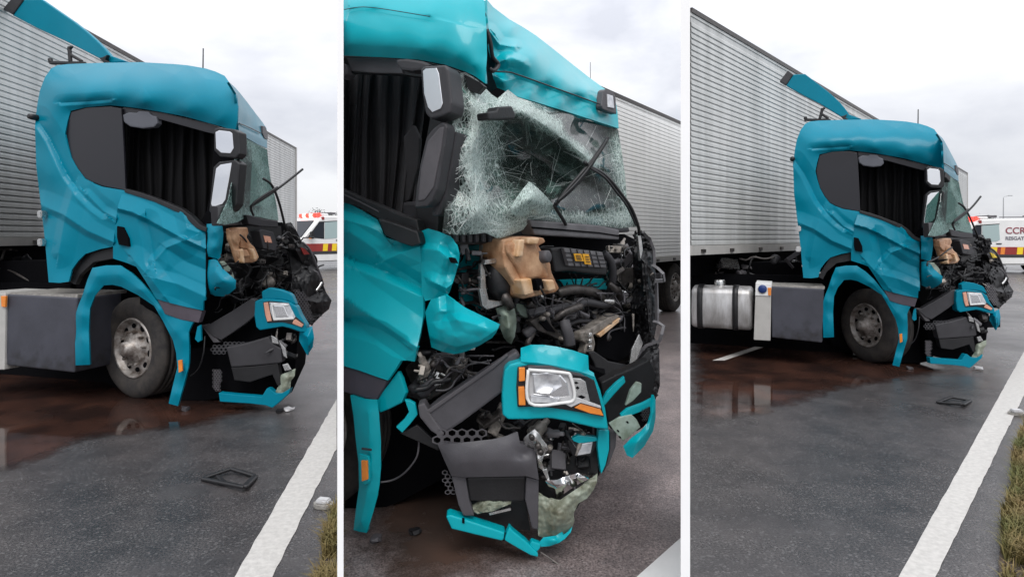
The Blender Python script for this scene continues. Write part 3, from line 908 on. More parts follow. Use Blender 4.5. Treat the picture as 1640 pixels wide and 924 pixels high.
# ------------------------------------------------------------------ semi-trailers
def trailer(label, pA, YA, slope, pB, zt, zb, skin, rail_h=0.10, wheels=(), depth=2.5, start=None, under=None, rib=1.0):
    """side wall through (pA,YA) running away along direction (slope,1) up to column pB"""
    A = Vector(((pA - CX) / F * YA, YA, 0)); d = Vector((slope, 1, 0)).normalized()
    k = (pB - CX) / F
    t = (k * A.y - A.x) / (d.x - k * d.y)
    B = A + d * t
    if start is not None:
        k = (start - CX) / F
        A = A + d * ((k * A.y - A.x) / (d.x - k * d.y))
    n = Vector((-d.y, d.x, 0))
    if n.dot(A) > 0: n = -n
    root = empty("semi_trailer", A, label, "trailer", "box trailers behind the wrecked cabs")
    # ribbed skin: overlapping horizontal slats
    bm = bmesh.new(); prof = []
    per = 0.070; z = zb
    while z + per <= zt - 0.10:
        prof += [(z, 0.0), (z + 0.006, 0.011 * rib), (z + per * 0.62, 0.008 * rib), (z + per * 0.9, 0.0)]; z += per
    prof.append((zt - 0.10, 0.0))
    segs = 14; cols = []
    for i in range(segs + 1):
        p = A.lerp(B, i / segs)
        cols.append([bm.verts.new(p + Vector((0, 0, zz)) + n * (o + 0.004 * noise.noise(p * 0.8 + Vector((0, 0, zz * 2))))) for zz, o in prof])
    for a, b in zip(cols, cols[1:]):
        for j in range(len(prof) - 1): bm.faces.new((a[j], b[j], b[j + 1], a[j + 1]))
    bm.normal_update()
    if sum(f.normal.dot(n) for f in bm.faces) < 0: bmesh.ops.reverse_faces(bm, faces=bm.faces[:])
    finish("side_wall", bm, skin, root)
    def slab(name, z0, z1, o0, o1, m, a=A, b=B):
        bm = bmesh.new()
        P = [a + n * o1 + Vector((0, 0, z0)), b + n * o1 + Vector((0, 0, z0)), b + n * o1 + Vector((0, 0, z1)), a + n * o1 + Vector((0, 0, z1))]
        Q = [p - n * (o1 - o0) for p in P]
        add_prism(bm, P, Q); bmesh.ops.recalc_face_normals(bm, faces=bm.faces)
        return finish(name, bm, m, root)
    slab("top_rail", zt - 0.06, zt, -0.05, 0.022, M['darkmetal'])
    slab("cornice", zt - 0.10, zt - 0.062, -0.05, 0.010, skin)
    slab("bottom_rail", zb - rail_h, zb - 0.002, -0.06, 0.020, M['cabinet'])
    slab("box", zb - 0.02, zt - 0.02, -depth, -0.052, skin)
    # black corner strap at the far end
    slab("corner_post", zb - rail_h, zt + 0.002, -0.04, 0.03, M['cabinet'], B - d * 0.10, B + d * 0.02)
    slab("chassis_beam", zb - rail_h - 0.32, zb - rail_h - 0.01, -1.7, -0.45, M['void'])
    if under: slab("underrun_guard", under[0], under[1], -0.65, -0.50, M['void'])
    rnd = random.Random(int(pA))
    L = (B - A).length
    for i in range(int(L / 0.9)):                        # hooks and clamps along the bottom rail
        c = A + d * (0.3 + i * 0.9 + rnd.uniform(-.1, .1)) + n * 0.03 + Vector((0, 0, zb - rail_h * 0.6))
        bm = bmesh.new(); add_box(bm, c, d * 0.05, n * 0.012, Vector((0, 0, 0.022)))
        finish("rail_clamp", bm, M['darkmetal'], root)
    for pw in wheels:
        kk = (pw - CX) / F; tt = (kk * A.y - A.x) / (d.x - kk * d.y)
        c = A + d * tt - n * 0.22 + Vector((0, 0, 0.52))
        make_wheel(root, c, n, 0.52, 0.3)
    return root
trailer("long ribbed grey box trailer behind the cab beside the dark side box", 123, 8.6, -0.09, 474, 4.52, 1.60, M['trailer'], start=-60)
trailer("brightened ribbed box trailer whose rear wheels show beside the close-up cab", 960, 10.0, 0.69, 1128, 4.02, 1.22, M['trailer_brightened'], start=880, rib=.5, wheels=(1046, 1098, 1150))
CUT = (Vector((0, 0, H)), Vector((1, -(1104.5 - CX) / F, 0)).normalized())
trailer("ribbed grey box trailer over the silver fuel tank", 1106, 7.6, 0.902, 1549, 4.39, 1.50, M['trailer'], rail_h=0.12, depth=1.6)
CUT = None

# ------------------------------------------------------------------ ambulances
def text_mesh(s, size, ext=0.006):
    cu = bpy.data.curves.new("lettering", 'FONT'); cu.body = s; cu.size = size; cu.extrude = ext; cu.offset = 0.004
    ob = bpy.data.objects.new("lettering", cu); COL.objects.link(ob)
    bpy.context.view_layer.update()
    me = bpy.data.meshes.new_from_object(ob.evaluated_get(bpy.context.evaluated_depsgraph_get()))
    bpy.data.objects.remove(ob)
    return me
def ambulance(label, pos, fwd, sc=1.0):
    fwd = Vector((fwd[0], fwd[1], 0)).normalized(); left = Vector((-fwd.y, fwd.x, 0)); up = Vector((0, 0, 1))
    root = empty("ambulance", pos, label, "ambulance", "white ambulances parked beyond the wrecks")
    L = lambda x, y, z: pos + (fwd * x + left * y + up * z) * sc
    HW = 1.0
    prof = [(2.92, 0.32), (2.95, 0.75), (2.82, 1.02), (2.30, 1.28), (1.55, 2.12), (1.25, 2.28), (-2.85, 2.34), (-2.95, 2.15), (-2.98, 0.35)]
    bm = bmesh.new()
    add_prism(bm, [L(x, HW, z) for x, z in prof], [L(x, -HW, z) for x, z in prof])
    bmesh.ops.recalc_face_normals(bm, faces=bm.faces)
    bmesh.ops.bevel(bm, geom=bm.edges[:], offset=0.07, segments=3, affect='EDGES', clamp_overlap=True)
    finish("body", bm, M['white'], root)
    def side(name, pts, m, o=0.012, par=None, mirror=True):
        r = None
        for sg in ((1, -1) if mirror else (1,)):
            bm = bmesh.new()
            add_prism(bm, [L(x, sg * (HW + o), z) for x, z in pts], [L(x, sg * (HW - 0.05), z) for x, z in pts])
            bmesh.ops.recalc_face_normals(bm, faces=bm.faces)
            r = finish(name, bm, m, par or root)
        return r
    side("side_window", [(2.02, 1.36), (1.50, 1.98), (1.28, 2.02), (1.28, 1.30)], M['vanglass'])
    side("side_window", [(1.25, 1.30), (1.25, 2.02), (0.62, 2.04), (0.58, 1.40), (0.72, 1.33)], M['vanpane'])
    side("window_trim", [(2.06, 1.33), (1.50, 2.02), (0.60, 2.08), (0.60, 2.05), (1.49, 1.985), (2.03, 1.345)], M['black'], 0.016)
    side("stripe_band", [(2.7, 0.78), (2.7, 1.10), (-2.9, 1.10), (-2.9, 0.78)], M['red'], 0.010)
    side("sill_band", [(2.6, 0.66), (2.6, 0.776), (-2.9, 0.776), (-2.9, 0.66)], M['plastic'], 0.013)
    x = 1.35; i = 0
    while x > -2.8:
        w = (0.22, 0.22, 0.16)[i % 3]
        side("stripe_block", [(x, 0.79), (x - 0.03, 1.09), (x - 0.03 - w, 1.09), (x - w, 0.79)], (M['yellow'], M['yellow'], M['amber'])[i % 3], 0.016)
        x -= (0.42, 0.36, 0.62)[i % 3]; i += 1
    side("door_handle", [(0.72, 1.22), (0.72, 1.26), (0.52, 1.26), (0.52, 1.22)], M['black'], 0.03)
    side("side_badge", [(1.38, 2.10), (1.38, 2.22), (1.28, 2.22), (1.28, 2.10)], M['red'], 0.02)
    # windscreen follows the slope of the nose
    ws = [(2.22, 1.36), (1.60, 2.04)]
    nrm = (fwd * 0.80 + up * 0.62).normalized()
    bm = bmesh.new()
    fr = [L(ws[0][0], -0.86, ws[0][1]), L(ws[0][0], 0.86, ws[0][1]), L(ws[1][0], 0.78, ws[1][1]), L(ws[1][0], -0.78, ws[1][1])]
    add_prism(bm, [p + nrm * 0.06 for p in fr], [p - nrm * 0.05 for p in fr])
    bmesh.ops.recalc_face_normals(bm, faces=bm.faces)
    finish("windshield", bm, M['vanglass'], root)
    bm = bmesh.new()
    add_prism(bm, [L(2.965, y, z) for y, z in ((-0.55, 0.72), (0.55, 0.72), (0.6, 0.95), (-0.6, 0.95))], [L(2.8, y, z) for y, z in ((-0.55, 0.72), (0.55, 0.72), (0.6, 0.95), (-0.6, 0.95))])
    bmesh.ops.recalc_face_normals(bm, faces=bm.faces); finish("grille", bm, M['black'], root)
    for sg in (1, -1):
        bm = bmesh.new(); add_box(bm, L(2.84, sg * 0.80, 0.88), fwd * 0.10, left * 0.16, up * 0.10)
        bmesh.ops.bevel(bm, geom=bm.edges[:], offset=0.02, segments=2, affect='EDGES'); finish("headlight", bm, M['lens'], root)
        bm = bmesh.new(); add_box(bm, L(1.92, sg * 1.16, 1.45), fwd * 0.07, left * 0.11, up * 0.17)
        bmesh.ops.bevel(bm, geom=bm.edges[:], offset=0.02, segments=2, affect='EDGES'); mir = finish("side_mirror", bm, M['black'], root)
        bm = bmesh.new(); add_box(bm, L(1.96, sg * 1.16, 1.33), fwd * 0.075, left * 0.07, up * 0.035); finish("indicator", bm, M['amber'], mir)
        for xw in (1.95, -1.75):
            make_wheel(root, L(xw, sg * 0.93, 0.35), left * sg, 0.35 * sc, 0.24, seg=28, holes=8)
            bm = bmesh.new(); disc_lathe(bm, L(xw, sg * 1.004, 0.36), left * sg, [(0, 0), (0.43, 0), (0.43, -0.1), (0, -0.1)], 28); finish("wheel_arch", bm, M['void'], root)
        
    bm = bmesh.new(); add_box(bm, L(1.10, 0, 2.34), fwd * 0.20, left * 0.86, up * 0.05)
    bmesh.ops.bevel(bm, geom=bm.edges[:], offset=0.03, segments=2, affect='EDGES'); bar = finish("light_bar", bm, M['white'], root)
    for y in (-0.72, -0.44, -0.16, 0.16, 0.44, 0.72):
        bm = bmesh.new(); add_box(bm, L(1.40, y, 2.30), fwd * 0.08, left * 0.13, up * 0.095)
        bmesh.ops.bevel(bm, geom=bm.edges[:], offset=0.025, segments=2, affect='EDGES')
        finish("beacon", bm, M['whitelamp'] if y in (0.16, -0.44) else M['redlamp'], bar)
    for x, y in ((0.6, 0.3), (0.6, -0.2)):
        bm = bmesh.new(); add_box(bm, L(x, y, 2.40), fwd * 0.2, left * 0.2, up * 0.05); finish("roof_vent", bm, M['plastic2'], root)
    bm = bmesh.new()
    for sg in (1, -1): bar_box(bm, L(-0.4, sg * 0.8, 2.40), L(-2.6, sg * 0.8, 2.40), 0.04, 0.04)
    finish("roof_rack", bm, M['plastic2'], root)
    bm = bmesh.new(); bar_box(bm, L(2.90, -0.95, 0.5), L(2.90, 0.95, 0.5), 0.2, 0.3); bmesh.ops.bevel(bm, geom=bm.edges[:], offset=0.05, segments=2, affect='EDGES')
    finish("bumper", bm, M['plastic2'], root)
    # lettering on the side
    rot = Matrix((-fwd, up, left)).transposed().to_4x4()
    for s, x, z, sz, m in (("CCR", 0.38, 1.66, 0.38, M['text']), ("R", -0.62, 1.66, 0.38, M['textgrey']), ("RESGATE", 0.38, 1.40, 0.20, M['textgrey'])):
        me = text_mesh(s, sz * sc)
        me.transform(Matrix.Translation(L(x, HW + 0.012, z) - pos) @ rot)
        me.materials.clear(); me.materials.append(m)
        link("lettering", me, root)
    return root
ambulance("white ambulance with red beacons, its front showing beside the left grey trailer", Vector(((505 - CX) / F * 31.6 + 0.9, 32.6, 0)), (-0.687, -0.72), 1.17)
ambulance("white ambulance with large side lettering, seen side-on beyond the silver-tank wreck", Vector(((1600 - CX) / F * 28.4 + 0.38, 28.8, 0)), (-0.986, 0.156), 1.06)

# ------------------------------------------------------------------ far trees and a lamp post
def tree(label, px, Y, hgt, seed):
    rnd = random.Random(seed)
    base = Vector(((px - CX) / F * Y, Y, 0))
    root = empty("tree", base, label, "tree", "distant trees beyond the ambulances")
    bm = bmesh.new(); top = base + Vector((0.2, 0, hgt * 0.62))
    add_tube(bm, [base, base.lerp(top, 0.5) + Vector((0.1, 0, 0)), top], [0.22, 0.16, 0.09], 7)
    for i in range(6):
        a = rnd.uniform(0, 6.28); s = base.lerp(top, rnd.uniform(0.55, 0.98))
        add_tube(bm, [s, s + Vector((math.cos(a) * 1.4, math.sin(a) * 1.4, rnd.uniform(0.3, 1.4)))], [0.08, 0.03], 5)
    finish("trunk", bm, M['bark'], root)
    bm = bmesh.new()
    for i in range(14):
        c = top + Vector((rnd.uniform(-2.2, 2.2), rnd.uniform(-2, 2), rnd.uniform(-0.9, 1.3)))
        for j in range(130):
            p = c + Vector((rnd.gauss(0, 0.45), rnd.gauss(0, 0.45), rnd.gauss(0, 0.28)))
            q = [Vector((rnd.uniform(-1, 1), rnd.uniform(-1, 1), rnd.uniform(-1, 1))).normalized() * 0.16 for _ in range(2)]
            bm.faces.new([bm.verts.new(v) for v in (p - q[0], p + q[1] * 0.7, p + q[0])])
    finish("crown", bm, M['leaf'], root)
tree("small distant tree above the roof of the ambulance with its front showing", 517, 95, 6.6, 1)
tree("small distant tree above the light bar of the side-on ambulance", 1566, 95, 5.0, 2)
root = empty("street_lamp", Vector(((1607 - CX) / F * 110, 110, 0)), "thin pale lamp post standing far beyond the side-on ambulance", "street lamp")
bm = bmesh.new(); b0 = root.location.copy()
add_tube(bm, [b0, b0 + Vector((0, 0, 8.4))], [0.13, 0.07], 8); finish("post", bm, M['pole'], root)
bm = bmesh.new(); add_tube(bm, smooth_path([b0 + Vector((0, 0, 8.3)), b0 + Vector((0.1, 0, 8.7)), b0 + Vector((0.9, 0, 8.9))], 4), 0.05, 6); arm = finish("arm", bm, M['pole'], root)
bm = bmesh.new(); add_box(bm, b0 + Vector((1.2, 0, 8.9)), Vector((0.35, 0, 0)), Vector((0, 0.12, 0)), Vector((0, 0, 0.06))); finish("lamp_head", bm, M['pole'], arm)

# ------------------------------------------------------------------ wrecked tractor seen from its side (left and right bays)
def side_truck(V, label, lod, tank=False):
    T = M['teal']; S, Fp, E, B = V.s, V.f, V.e, V.b
    root = empty("truck_tractor", Vector((S(222, 620).x, S(222, 620).y, 0)), label, "truck", "wrecked teal truck tractors")
    dv = Fp.d
    # --- cab volume: dark inside, painted on top
    extrude_vec("cab_body", [(97, 128), (200, 122), (300, 126), (342, 138), (350, 160), (352, 200), (345, 330), (322, 470), (255, 468), (222, 424), (182, 392), (112, 440), (84, 440), (68, 300), (66, 190)],
                S, -0.46, dv, M['void'], root, T)
    side = Sheet([(367, 132, -.14), (360, 122, -.22), (345, 115, -.28), (329, 110, -.32), (300, 105, -.36), (277, 103, -.38), (225, 100, -.40), (166, 101, -.40), (110, 103, -.36), (92, 105, -.30), (82, 110, -.24), (72, 124, -.15), (64, 145, -.09), (60, 166, -.05), (57, 190, 0), (56, 205, .02), (57, 235, 0), (58, 266, 0), (62, 300, -.05), (66, 333, -.05), (70, 366, -.02), (74, 407, 0), (76, 430, .01), (78, 452, .02), (95, 453, .02), (110, 451, 0), (115, 432, -.02), (125, 418, -.02), (136, 407, -.02), (160, 399, -.02), (181, 395, 0), (184, 366, .01), (188, 335, .02), (199, 305, .0),
                  (180, 302, .0), (163, 299, -.01), (148, 293, -.01), (135, 286, -.02), (123, 270, -.02), (114, 253, -.02), (108, 233, -.02), (104, 215, -.02), (108, 195, -.03), (113, 178, -.04), (139, 172, -.05), (177, 169, -.05), (199, 171, -.05), (230, 175, -.05), (260, 180, -.05), (296, 187, -.04), (329, 196, -.04), (355, 203, -.03), (376, 210, -.03), (380, 194, -.01), (381, 172, -.01), (379, 152, -.04), (374, 140, -.08)],
                 [(100, 160, .03), (139, 161, .035), (180, 160, .035), (230, 165, .035), (300, 178, .03), (350, 192, .02), (120, 120, -.16), (200, 117, -.17), (280, 120, -.16), (330, 126, -.13), (230, 140, .01), (310, 150, .01), (150, 140, .01), (85, 140, -.03), (85, 200, .01), (80, 280, .01), (130, 340, .015), (100, 390, .01)])
    side.build("side_panel", S, T, root, sub=5, smooth=3, k=.8, fold=.12, namp=.002, nfreq=.015, thick=.015, ridges=[
        ([(60, 192), (80, 222), (108, 280), (128, 308), (150, 330), (166, 342)], -.04, 24, 10), ([(68, 330), (100, 343), (140, 370), (182, 388)], .035, 26, 9),
        ([(118, 305), (104, 350), (94, 405)], .025, 26, 12), ([(140, 312), (165, 338), (188, 350)], .03, 10, 20), ([(98, 165), (139, 163), (176, 160)], -.018, 14, 5)])
    door = Sheet([(197, 305, .01), (222, 311, .01), (247, 320, .01), (268, 329, .01), (288, 338, .0), (303, 350, .0), (317, 362, -.01), (329, 367, -.02), (330, 400, -.01), (330, 436, .0), (329, 481, .03), (326, 481, .03), (325, 497, .03), (300, 492, .03), (275, 486, .03), (251, 479, .02), (247, 473, .02), (233, 450, .02), (218, 427, .01), (200, 420, .0), (181, 414, .0), (181, 395, .01), (184, 366, .02), (189, 330, .02)],
                 [(230, 345, .02), (275, 365, .02), (300, 400, .01), (245, 400, .01), (230, 430, .015), (285, 450, .01), (300, 480, .02)])
    d = door.build("door", S, T, root, sub=5, smooth=2, fold=.2, namp=.001, nfreq=.03, thick=.015, ridges=[
        ([(186, 333), (212, 340), (238, 352), (285, 378), (328, 398)], .045, 24, 6), ([(236, 356), (243, 388), (247, 418)], -.04, 22, 16),
        ([(247, 418), (266, 397), (292, 386)], .045, 10, 30), ([(215, 418), (240, 445), (262, 474)], .03, 26, 12), ([(270, 400), (300, 420), (330, 432)], -.03, 14, 20),
        ([(250, 446), (285, 455), (327, 474)], .035, 16, 22), ([(292, 340), (300, 366), (318, 372)], .03, 14, 14)])
    prism("door_handle", [(187, 362), (197, 364), (205, 382), (206, 395), (190, 392), (187, 380)], S, .035, .03, M['void'], d, .004)
    prism("door_seam", [(329.5, 372), (331.5, 372), (331, 478), (329.2, 478)], S, .02, .04, M['void'], d, 0)
    prism("rocker_panel", [(252, 480), (276, 486), (324, 498), (318, 517), (290, 512), (264, 503)], S, .02, .05, M['purple'], root, .006)
    # --- window, quarter panel, visor, curtain
    prism("quarter_panel", [(106, 214), (110, 195), (114, 180), (139, 173), (176, 171), (194, 174), (196, 200), (199, 260), (201, 305), (180, 301), (163, 298), (148, 292), (135, 285), (123, 269), (114, 252), (109, 233)], S, -.035, .02, M['quarter'], root, .004)
    prism("window_header", [(196, 173), (199, 172), (260, 181), (329, 197), (376, 211), (374, 222), (330, 212), (258, 192), (196, 182)], S, -.06, .04, M['quarter'], root, .004)
    prism("visor", [(196, 184), (206, 180), (218, 181), (222, 178), (238, 179), (241, 184), (250, 187), (252, 198), (246, 204), (228, 206), (208, 203), (198, 196)], S, -.045, .06, M['visor'], root, .012)
    bm = bmesh.new()                                       # gathered curtain behind the side window
    prev = None
    for i in range(61):
        x = 200 + i * 2.5
        o = -.30 + 0.035 * math.sin(i * 0.9) + 0.02 * math.sin(i * 0.37 + 1)
        c = [bm.verts.new(S(x + 1.5 * math.sin(j + i * .2), y, o * (1 + .1 * j / 6))) for j, y in enumerate((185, 215, 245, 275, 305, 335, 365))]
        if prev:
            for a in range(6): bm.faces.new((prev[a], c[a], c[a + 1], prev[a + 1]))
        prev = c
    finish("curtain", bm, M['curtain_dark'], root, smooth=True)
    prism("window_sill", [(199, 302), (222, 308), (248, 317), (290, 334), (305, 345), (320, 360), (331, 365), (330, 372), (315, 366), (300, 352), (286, 341), (246, 323), (199, 308)], S, .02, .06, M['black'], root, .006)
    prism("windshield_pillar", [(344, 212), (372, 216), (379, 226), (374, 300), (352, 350), (336, 366), (318, 358), (330, 340), (338, 300)], S, -.07, .06, M['void'], root, .006)
    # --- roof front
    rf = Sheet([(367, 132, -.1), (376, 140, -.12), (384, 149, -.14), (396, 164, -.15), (408, 180, -.15), (421, 197, -.14), (427, 206, -.08), (428, 222, -.02), (428, 238, 0), (412, 231, 0), (398, 223, 0), (383, 215, 0), (381, 194, 0), (380, 170, 0), (378, 150, 0)],
               [(390, 170, -.03), (400, 185, -.02), (412, 202, .0), (390, 200, -.03), (404, 208, -.03), (417, 214, -.03), (390, 208, .03), (405, 216, .03), (418, 222, .03), (385, 180, .0)], [(3, 4), (4, 5), (6, 7), (7, 8)])
    rf.build("roof_front", Fp, T, root, sub=lod, smooth=2, thick=.02)
    tube("roof_seam", [(383, 198, .04), (400, 205, .05), (418, 214, .05)], Fp, .006, M['black'], root, seg=5)
    prism("marker_lamp", [(421, 202), (425, 203), (429, 213), (429, 224), (424, 222), (421, 214)], Fp, .03, .03, M['plastic2'], root, .004)
    # roof hardware
    bm = bmesh.new()
    for a, b, w in (((80, 94), (82, 101), .04), ((80, 101), (137, 102), .035), ((111, 75), (113, 100), .035), ((113, 88), (132, 99), .03), ((109, 82), (116, 74), .03)):
        bar_box(bm, S(*a, -.5), S(*b, -.5), w, w)
    bmesh.ops.bevel(bm, geom=bm.edges[:], offset=.008, segments=1, affect='EDGES', clamp_overlap=True)
    finish("roof_bracket", bm, M['black'], root)
    tube("antenna", [(325.5, 78, -.6), (325.3, 95, -.6), (325, 114, -.6)], S, .006, M['black'], root, curve=False, seg=6)
    dfl = prism("air_deflector", [(20, 25), (38, 0), (66, -1), (92, 17), (118, 35), (136, 49), (152, 63), (166, 77), (176, 89), (204, 99), (172, 101), (159, 94), (132, 80), (104, 66), (60, 46)], S, -.75, .05, T, root, .01)
    prism("deflector_edge", [(4, 15), (24, -9), (37, 0), (19.5, 24)], S, -.735, .08, M['plastic'], dfl, .01)
    prism("deflector_stay", [(158, 93), (164, 92), (172, 88), (168, 96), (176, 101), (166, 101)], S, -.70, .04, M['black'], dfl, .005)
    bm = bmesh.new(); disc_lathe(bm, S(54.5, 188, .0), S.n, [(0, .05), (.025, .05), (.03, .02), (.03, -.05)], 12); finish("side_knob", bm, M['black'], root)
    for y in (343, 388):
        bm = bmesh.new(); add_box(bm, S(67, y, .02), S.d.normalized() * .03, S.n * .03, Vector((0, 0, .035))); bmesh.ops.bevel(bm, geom=bm.edges[:], offset=.01, segments=2, affect='EDGES')
        finish("hinge_cap", bm, M['steel'], root)
    # --- mirrors
    def mirror(h, g, o):
        a = prism("mirror", h, S, o, .10, M['black'], root, .015, 3)
        prism("mirror_glass", g, S, o + .004, .012, M['mirror'], a, .003)
    mirror([(342, 207), (350, 204), (374, 207), (383, 212), (384, 247), (377, 254), (352, 252), (342, 241)], [(345, 212), (351, 209), (368, 211), (372, 214), (374, 238), (369, 246), (354, 245), (346, 238)], .20)
    mirror([(341, 268), (350, 259), (376, 256), (384, 262), (378, 328), (370, 338), (345, 345), (334, 339)], [(346, 270), (353, 264), (371, 261), (370, 268), (361, 320), (356, 327), (340, 332), (338, 327)], .20)
    bm = bmesh.new()
    bar_box(bm, S(376, 224, .12), S(389, 235, .02), .09, .07); bar_box(bm, S(350, 216, -.02), S(352, 222, .16), .05, .04); bar_box(bm, S(350, 330, -.05), S(352, 324, .16), .05, .04)
    bmesh.ops.bevel(bm, geom=bm.edges[:], offset=.01, segments=1, affect='EDGES', clamp_overlap=True)
    finish("mirror_arm", bm, M['black'], root)
    # --- windshield
    ws = Sheet([(380, 216, 0), (398, 224, 0), (412, 232, 0), (428, 240, 0), (430, 262, .02), (433, 285, .04), (437, 303, .05), (441, 318, .06), (444, 335, .06), (446, 353, .05), (430, 351, .05), (412, 347, .05), (396, 347, .04), (380, 356, .03), (360, 360, .0), (348, 358, -.03), (352, 350, -.03), (366, 320, 0), (374, 280, 0)],
               [(392, 250, -.06), (405, 258, .03), (415, 262, -.02), (420, 290, .05), (400, 290, -.05), (388, 285, .0), (425, 325, .04), (405, 320, -.04), (385, 330, .03), (375, 345, .04), (398, 338, .02), (410, 275, -.03)], [(1, 3), (4, 5)])
    ws.build("windshield", Fp, M['glass_far'], root, sub=3, smooth=1, thick=.006,
             dense=lambda x, y: min(.75, max(0, .12 + .35 * noise.noise(Vector((x * .05, y * .05, 0))) + .55 * math.exp(-((y - 352) / 22) ** 2) + .5 * math.exp(-((x - 405 - (y - 235) * .25) / 9) ** 2) - .35 * math.exp(-(((x - 398) / 18) ** 2 + ((y - 285) / 25) ** 2)))))
    prism("dashboard", [(348, 330), (440, 330), (446, 358), (350, 362)], Fp, -.06, .05, M['plastic'], root, .01)
    prism("cowl", [(394, 344), (402, 345), (420, 351), (445, 354), (446, 364), (420, 363), (398, 359)], E, .02, .09, M['plastic'], root, .008)
    w1 = tube("wiper", [(401, 331, .12), (430, 313, .15), (460, 291, .2), (485, 271, .24)], E, .011, M['black'], root, sub=4, seg=6)
    tube("wiper_arm", [(406, 345, .05), (402, 333, .12), (412, 321, .15), (445, 300, .2)], E, .012, M['black'], w1, sub=3, seg=6)
    tube("wiper_linkage", [(421, 286, .1), (433, 294, .12), (441, 308, .1), (448, 328, .08), (454, 352, .02), (457, 366, 0)], E, .012, M['black'], root, seg=6)
    # --- torn engine bay
    bay = [(338, 362), (366, 356), (400, 356), (452, 356), (482, 392), (506, 435), (528, 482), (524, 496), (500, 520), (470, 468), (420, 464), (404, 478), (340, 536), (328, 500), (332, 440)]
    extrude_vec("engine_bay_dark_block", bay, E, -.32, E.n * -.9, M['void'], root)  # dark backing: the bay's shade made as a solid black block
    prism("bulkhead", [(362, 362), (450, 362), (456, 440), (366, 470)], E, -.28, .04, M['black'], root, .0)
    tk = prism("coolant_tank", [(367, 366), (380, 364), (397, 364), (399, 373), (396, 380), (403, 391), (409, 396), (416, 412), (411, 419), (403, 421), (382, 421), (378, 410), (374, 396), (368, 382)], E, .06, .05, M['tan'], root, .016, 3)
    for q in ([(371, 369), (382, 368), (386, 384), (382, 394), (374, 384)], [(384, 378), (394, 380), (402, 394), (398, 399), (388, 398)], [(380, 400), (396, 400), (402, 410), (384, 413)]):
        prism("tank_face", q, E, .09, .05, M['tan'], tk, .012, 3)
    prism("tank_rib", [(386, 400), (390, 398), (393, 422), (389, 420)], E, .11, .06, M['tanlight'], tk, .01)
    prism("tank_rib", [(403, 399), (407, 398), (413, 414), (408, 417)], E, .11, .06, M['tanlight'], tk, .01)
    fb = prism("fuse_box", [(415, 370), (420, 367), (438, 372), (446, 396), (442, 402), (422, 398)], E, .04, .12, M['plastic'], root, .008)
    prism("fuse_box_label", [(422, 377), (433, 379), (436, 389), (425, 388)], E, .046, .006, M['salmon'], fb, 0)
    cp = Sheet([(331, 359, -.01), (344, 358, .02), (356, 362, .01), (358, 374, .0), (357, 386, .0), (355, 402, -.02), (352, 416, -.02), (342, 413, 0), (331, 410, .0), (331, 385, .01)], [(343, 372, .05), (350, 385, .03), (342, 396, .06), (340, 384, .02)], [(0, 1)])
    cp.build("fender_corner", S, T, root, sub=3, smooth=2, thick=.012)
    cc = Sheet([(332, 417, -.01), (342, 415, .03), (350, 418, .04), (360, 433, .06), (378, 449, .06), (377, 462, .05), (368, 470, .02), (358, 475, -.04), (345, 474, -.05), (333, 469, -.04), (331, 445, .0)], [(345, 435, .10), (357, 450, .12), (345, 455, .07), (366, 456, .10), (340, 425, .03)], [(0, 1), (0, 2)])
    cc.build("curled_fender", S, T, root, sub=3, smooth=2, thick=.012)
    prism("washer_jug", [(352, 420), (360, 418), (372, 432), (376, 446), (370, 448), (360, 436)], E, .02, .05, M['jug'], root, .01)
    prism("slanted_bumper_beam", [(324, 523), (334, 520), (370, 499), (402, 478), (409, 480), (409, 505), (392, 519), (372, 533), (354, 545), (341, 539)], B, .02, .07, M['plastic'], root, .008)
    prism("beam_end", [(322, 521), (330, 519), (345, 540), (352, 548), (342, 549)], B, .01, .07, M['plastic2'], root, .006)
    clutter(root, E, [(358, 400), (440, 396), (470, 440), (470, 470), (415, 470), (365, 490), (350, 450)], 34, 11 + lod + int(tank), off=(-.26, -.02), size=(.03, .10), k=.6, dark=True)
    clutter(root, E, [(440, 366), (470, 372), (486, 402), (470, 430), (446, 400)], 12, 21 + int(tank), off=(-.2, .0), size=(.03, .09), k=.5, dark=True)
    clutter(root, E, [(356, 400), (470, 372), (500, 430), (520, 490), (480, 480), (345, 490)], 50, 61 + int(tank), off=(-.1, .1), size=(.012, .035), hose_r=(.004, .009), k=.5, dark=True)
    wires(root, E, [(350, 380), (470, 372), (495, 430), (480, 480), (345, 500)], 50, 31, r=.006)
    # crushed radiator grille hanging off the far corner
    gr = Sheet([(455, 358, 0), (466, 356, .0), (474, 368, .05), (484, 388, .05), (497, 404, .07), (508, 428, .08), (516, 450, .08), (521, 466, .1), (531, 481, .12), (527, 495, .1), (517, 503, .08), (506, 511, .06), (500, 522, .05), (486, 505, .03), (474, 488, .02), (466, 470, .0), (468, 440, .0), (462, 400, -.02)],
               [(474, 400, .10), (486, 425, .02), (495, 450, .11), (505, 470, .04), (512, 485, .13), (480, 450, .08), (488, 480, .10), (498, 500, .02)])
    grl = gr.build("radiator_grille", E, M['black'], root, sub=3, smooth=0, fold=1, thick=.02, namp=.016, nfreq=.25)
    hexmesh("grille_mesh", [(470, 462), (490, 470), (502, 515), (488, 512), (474, 492)], E, .13, 5.0, M['plastic2'], root)
    tube("grille_trim", [(484, 388, .10), (496, 400, .13), (508, 428, .14), (516, 450, .14)], E, .012, M['plastic2'], grl, seg=6)
    tube("grab_handle", [(500, 432, .12), (508, 436, .16), (513, 446, .18), (511, 456, .15)], E, .010, M['plastic2'], root, curve=False, seg=6)
    tube("chrome_strip", [(506, 466, .16), (512, 458, .17), (515, 452, .17)], E, .014, M['steel'], root, seg=6)
    prism("red_trim", [(481, 396), (488, 398), (496, 407), (487, 408)], E, .09, .01, M['red'] if not tank else M['yellow'], root, 0)
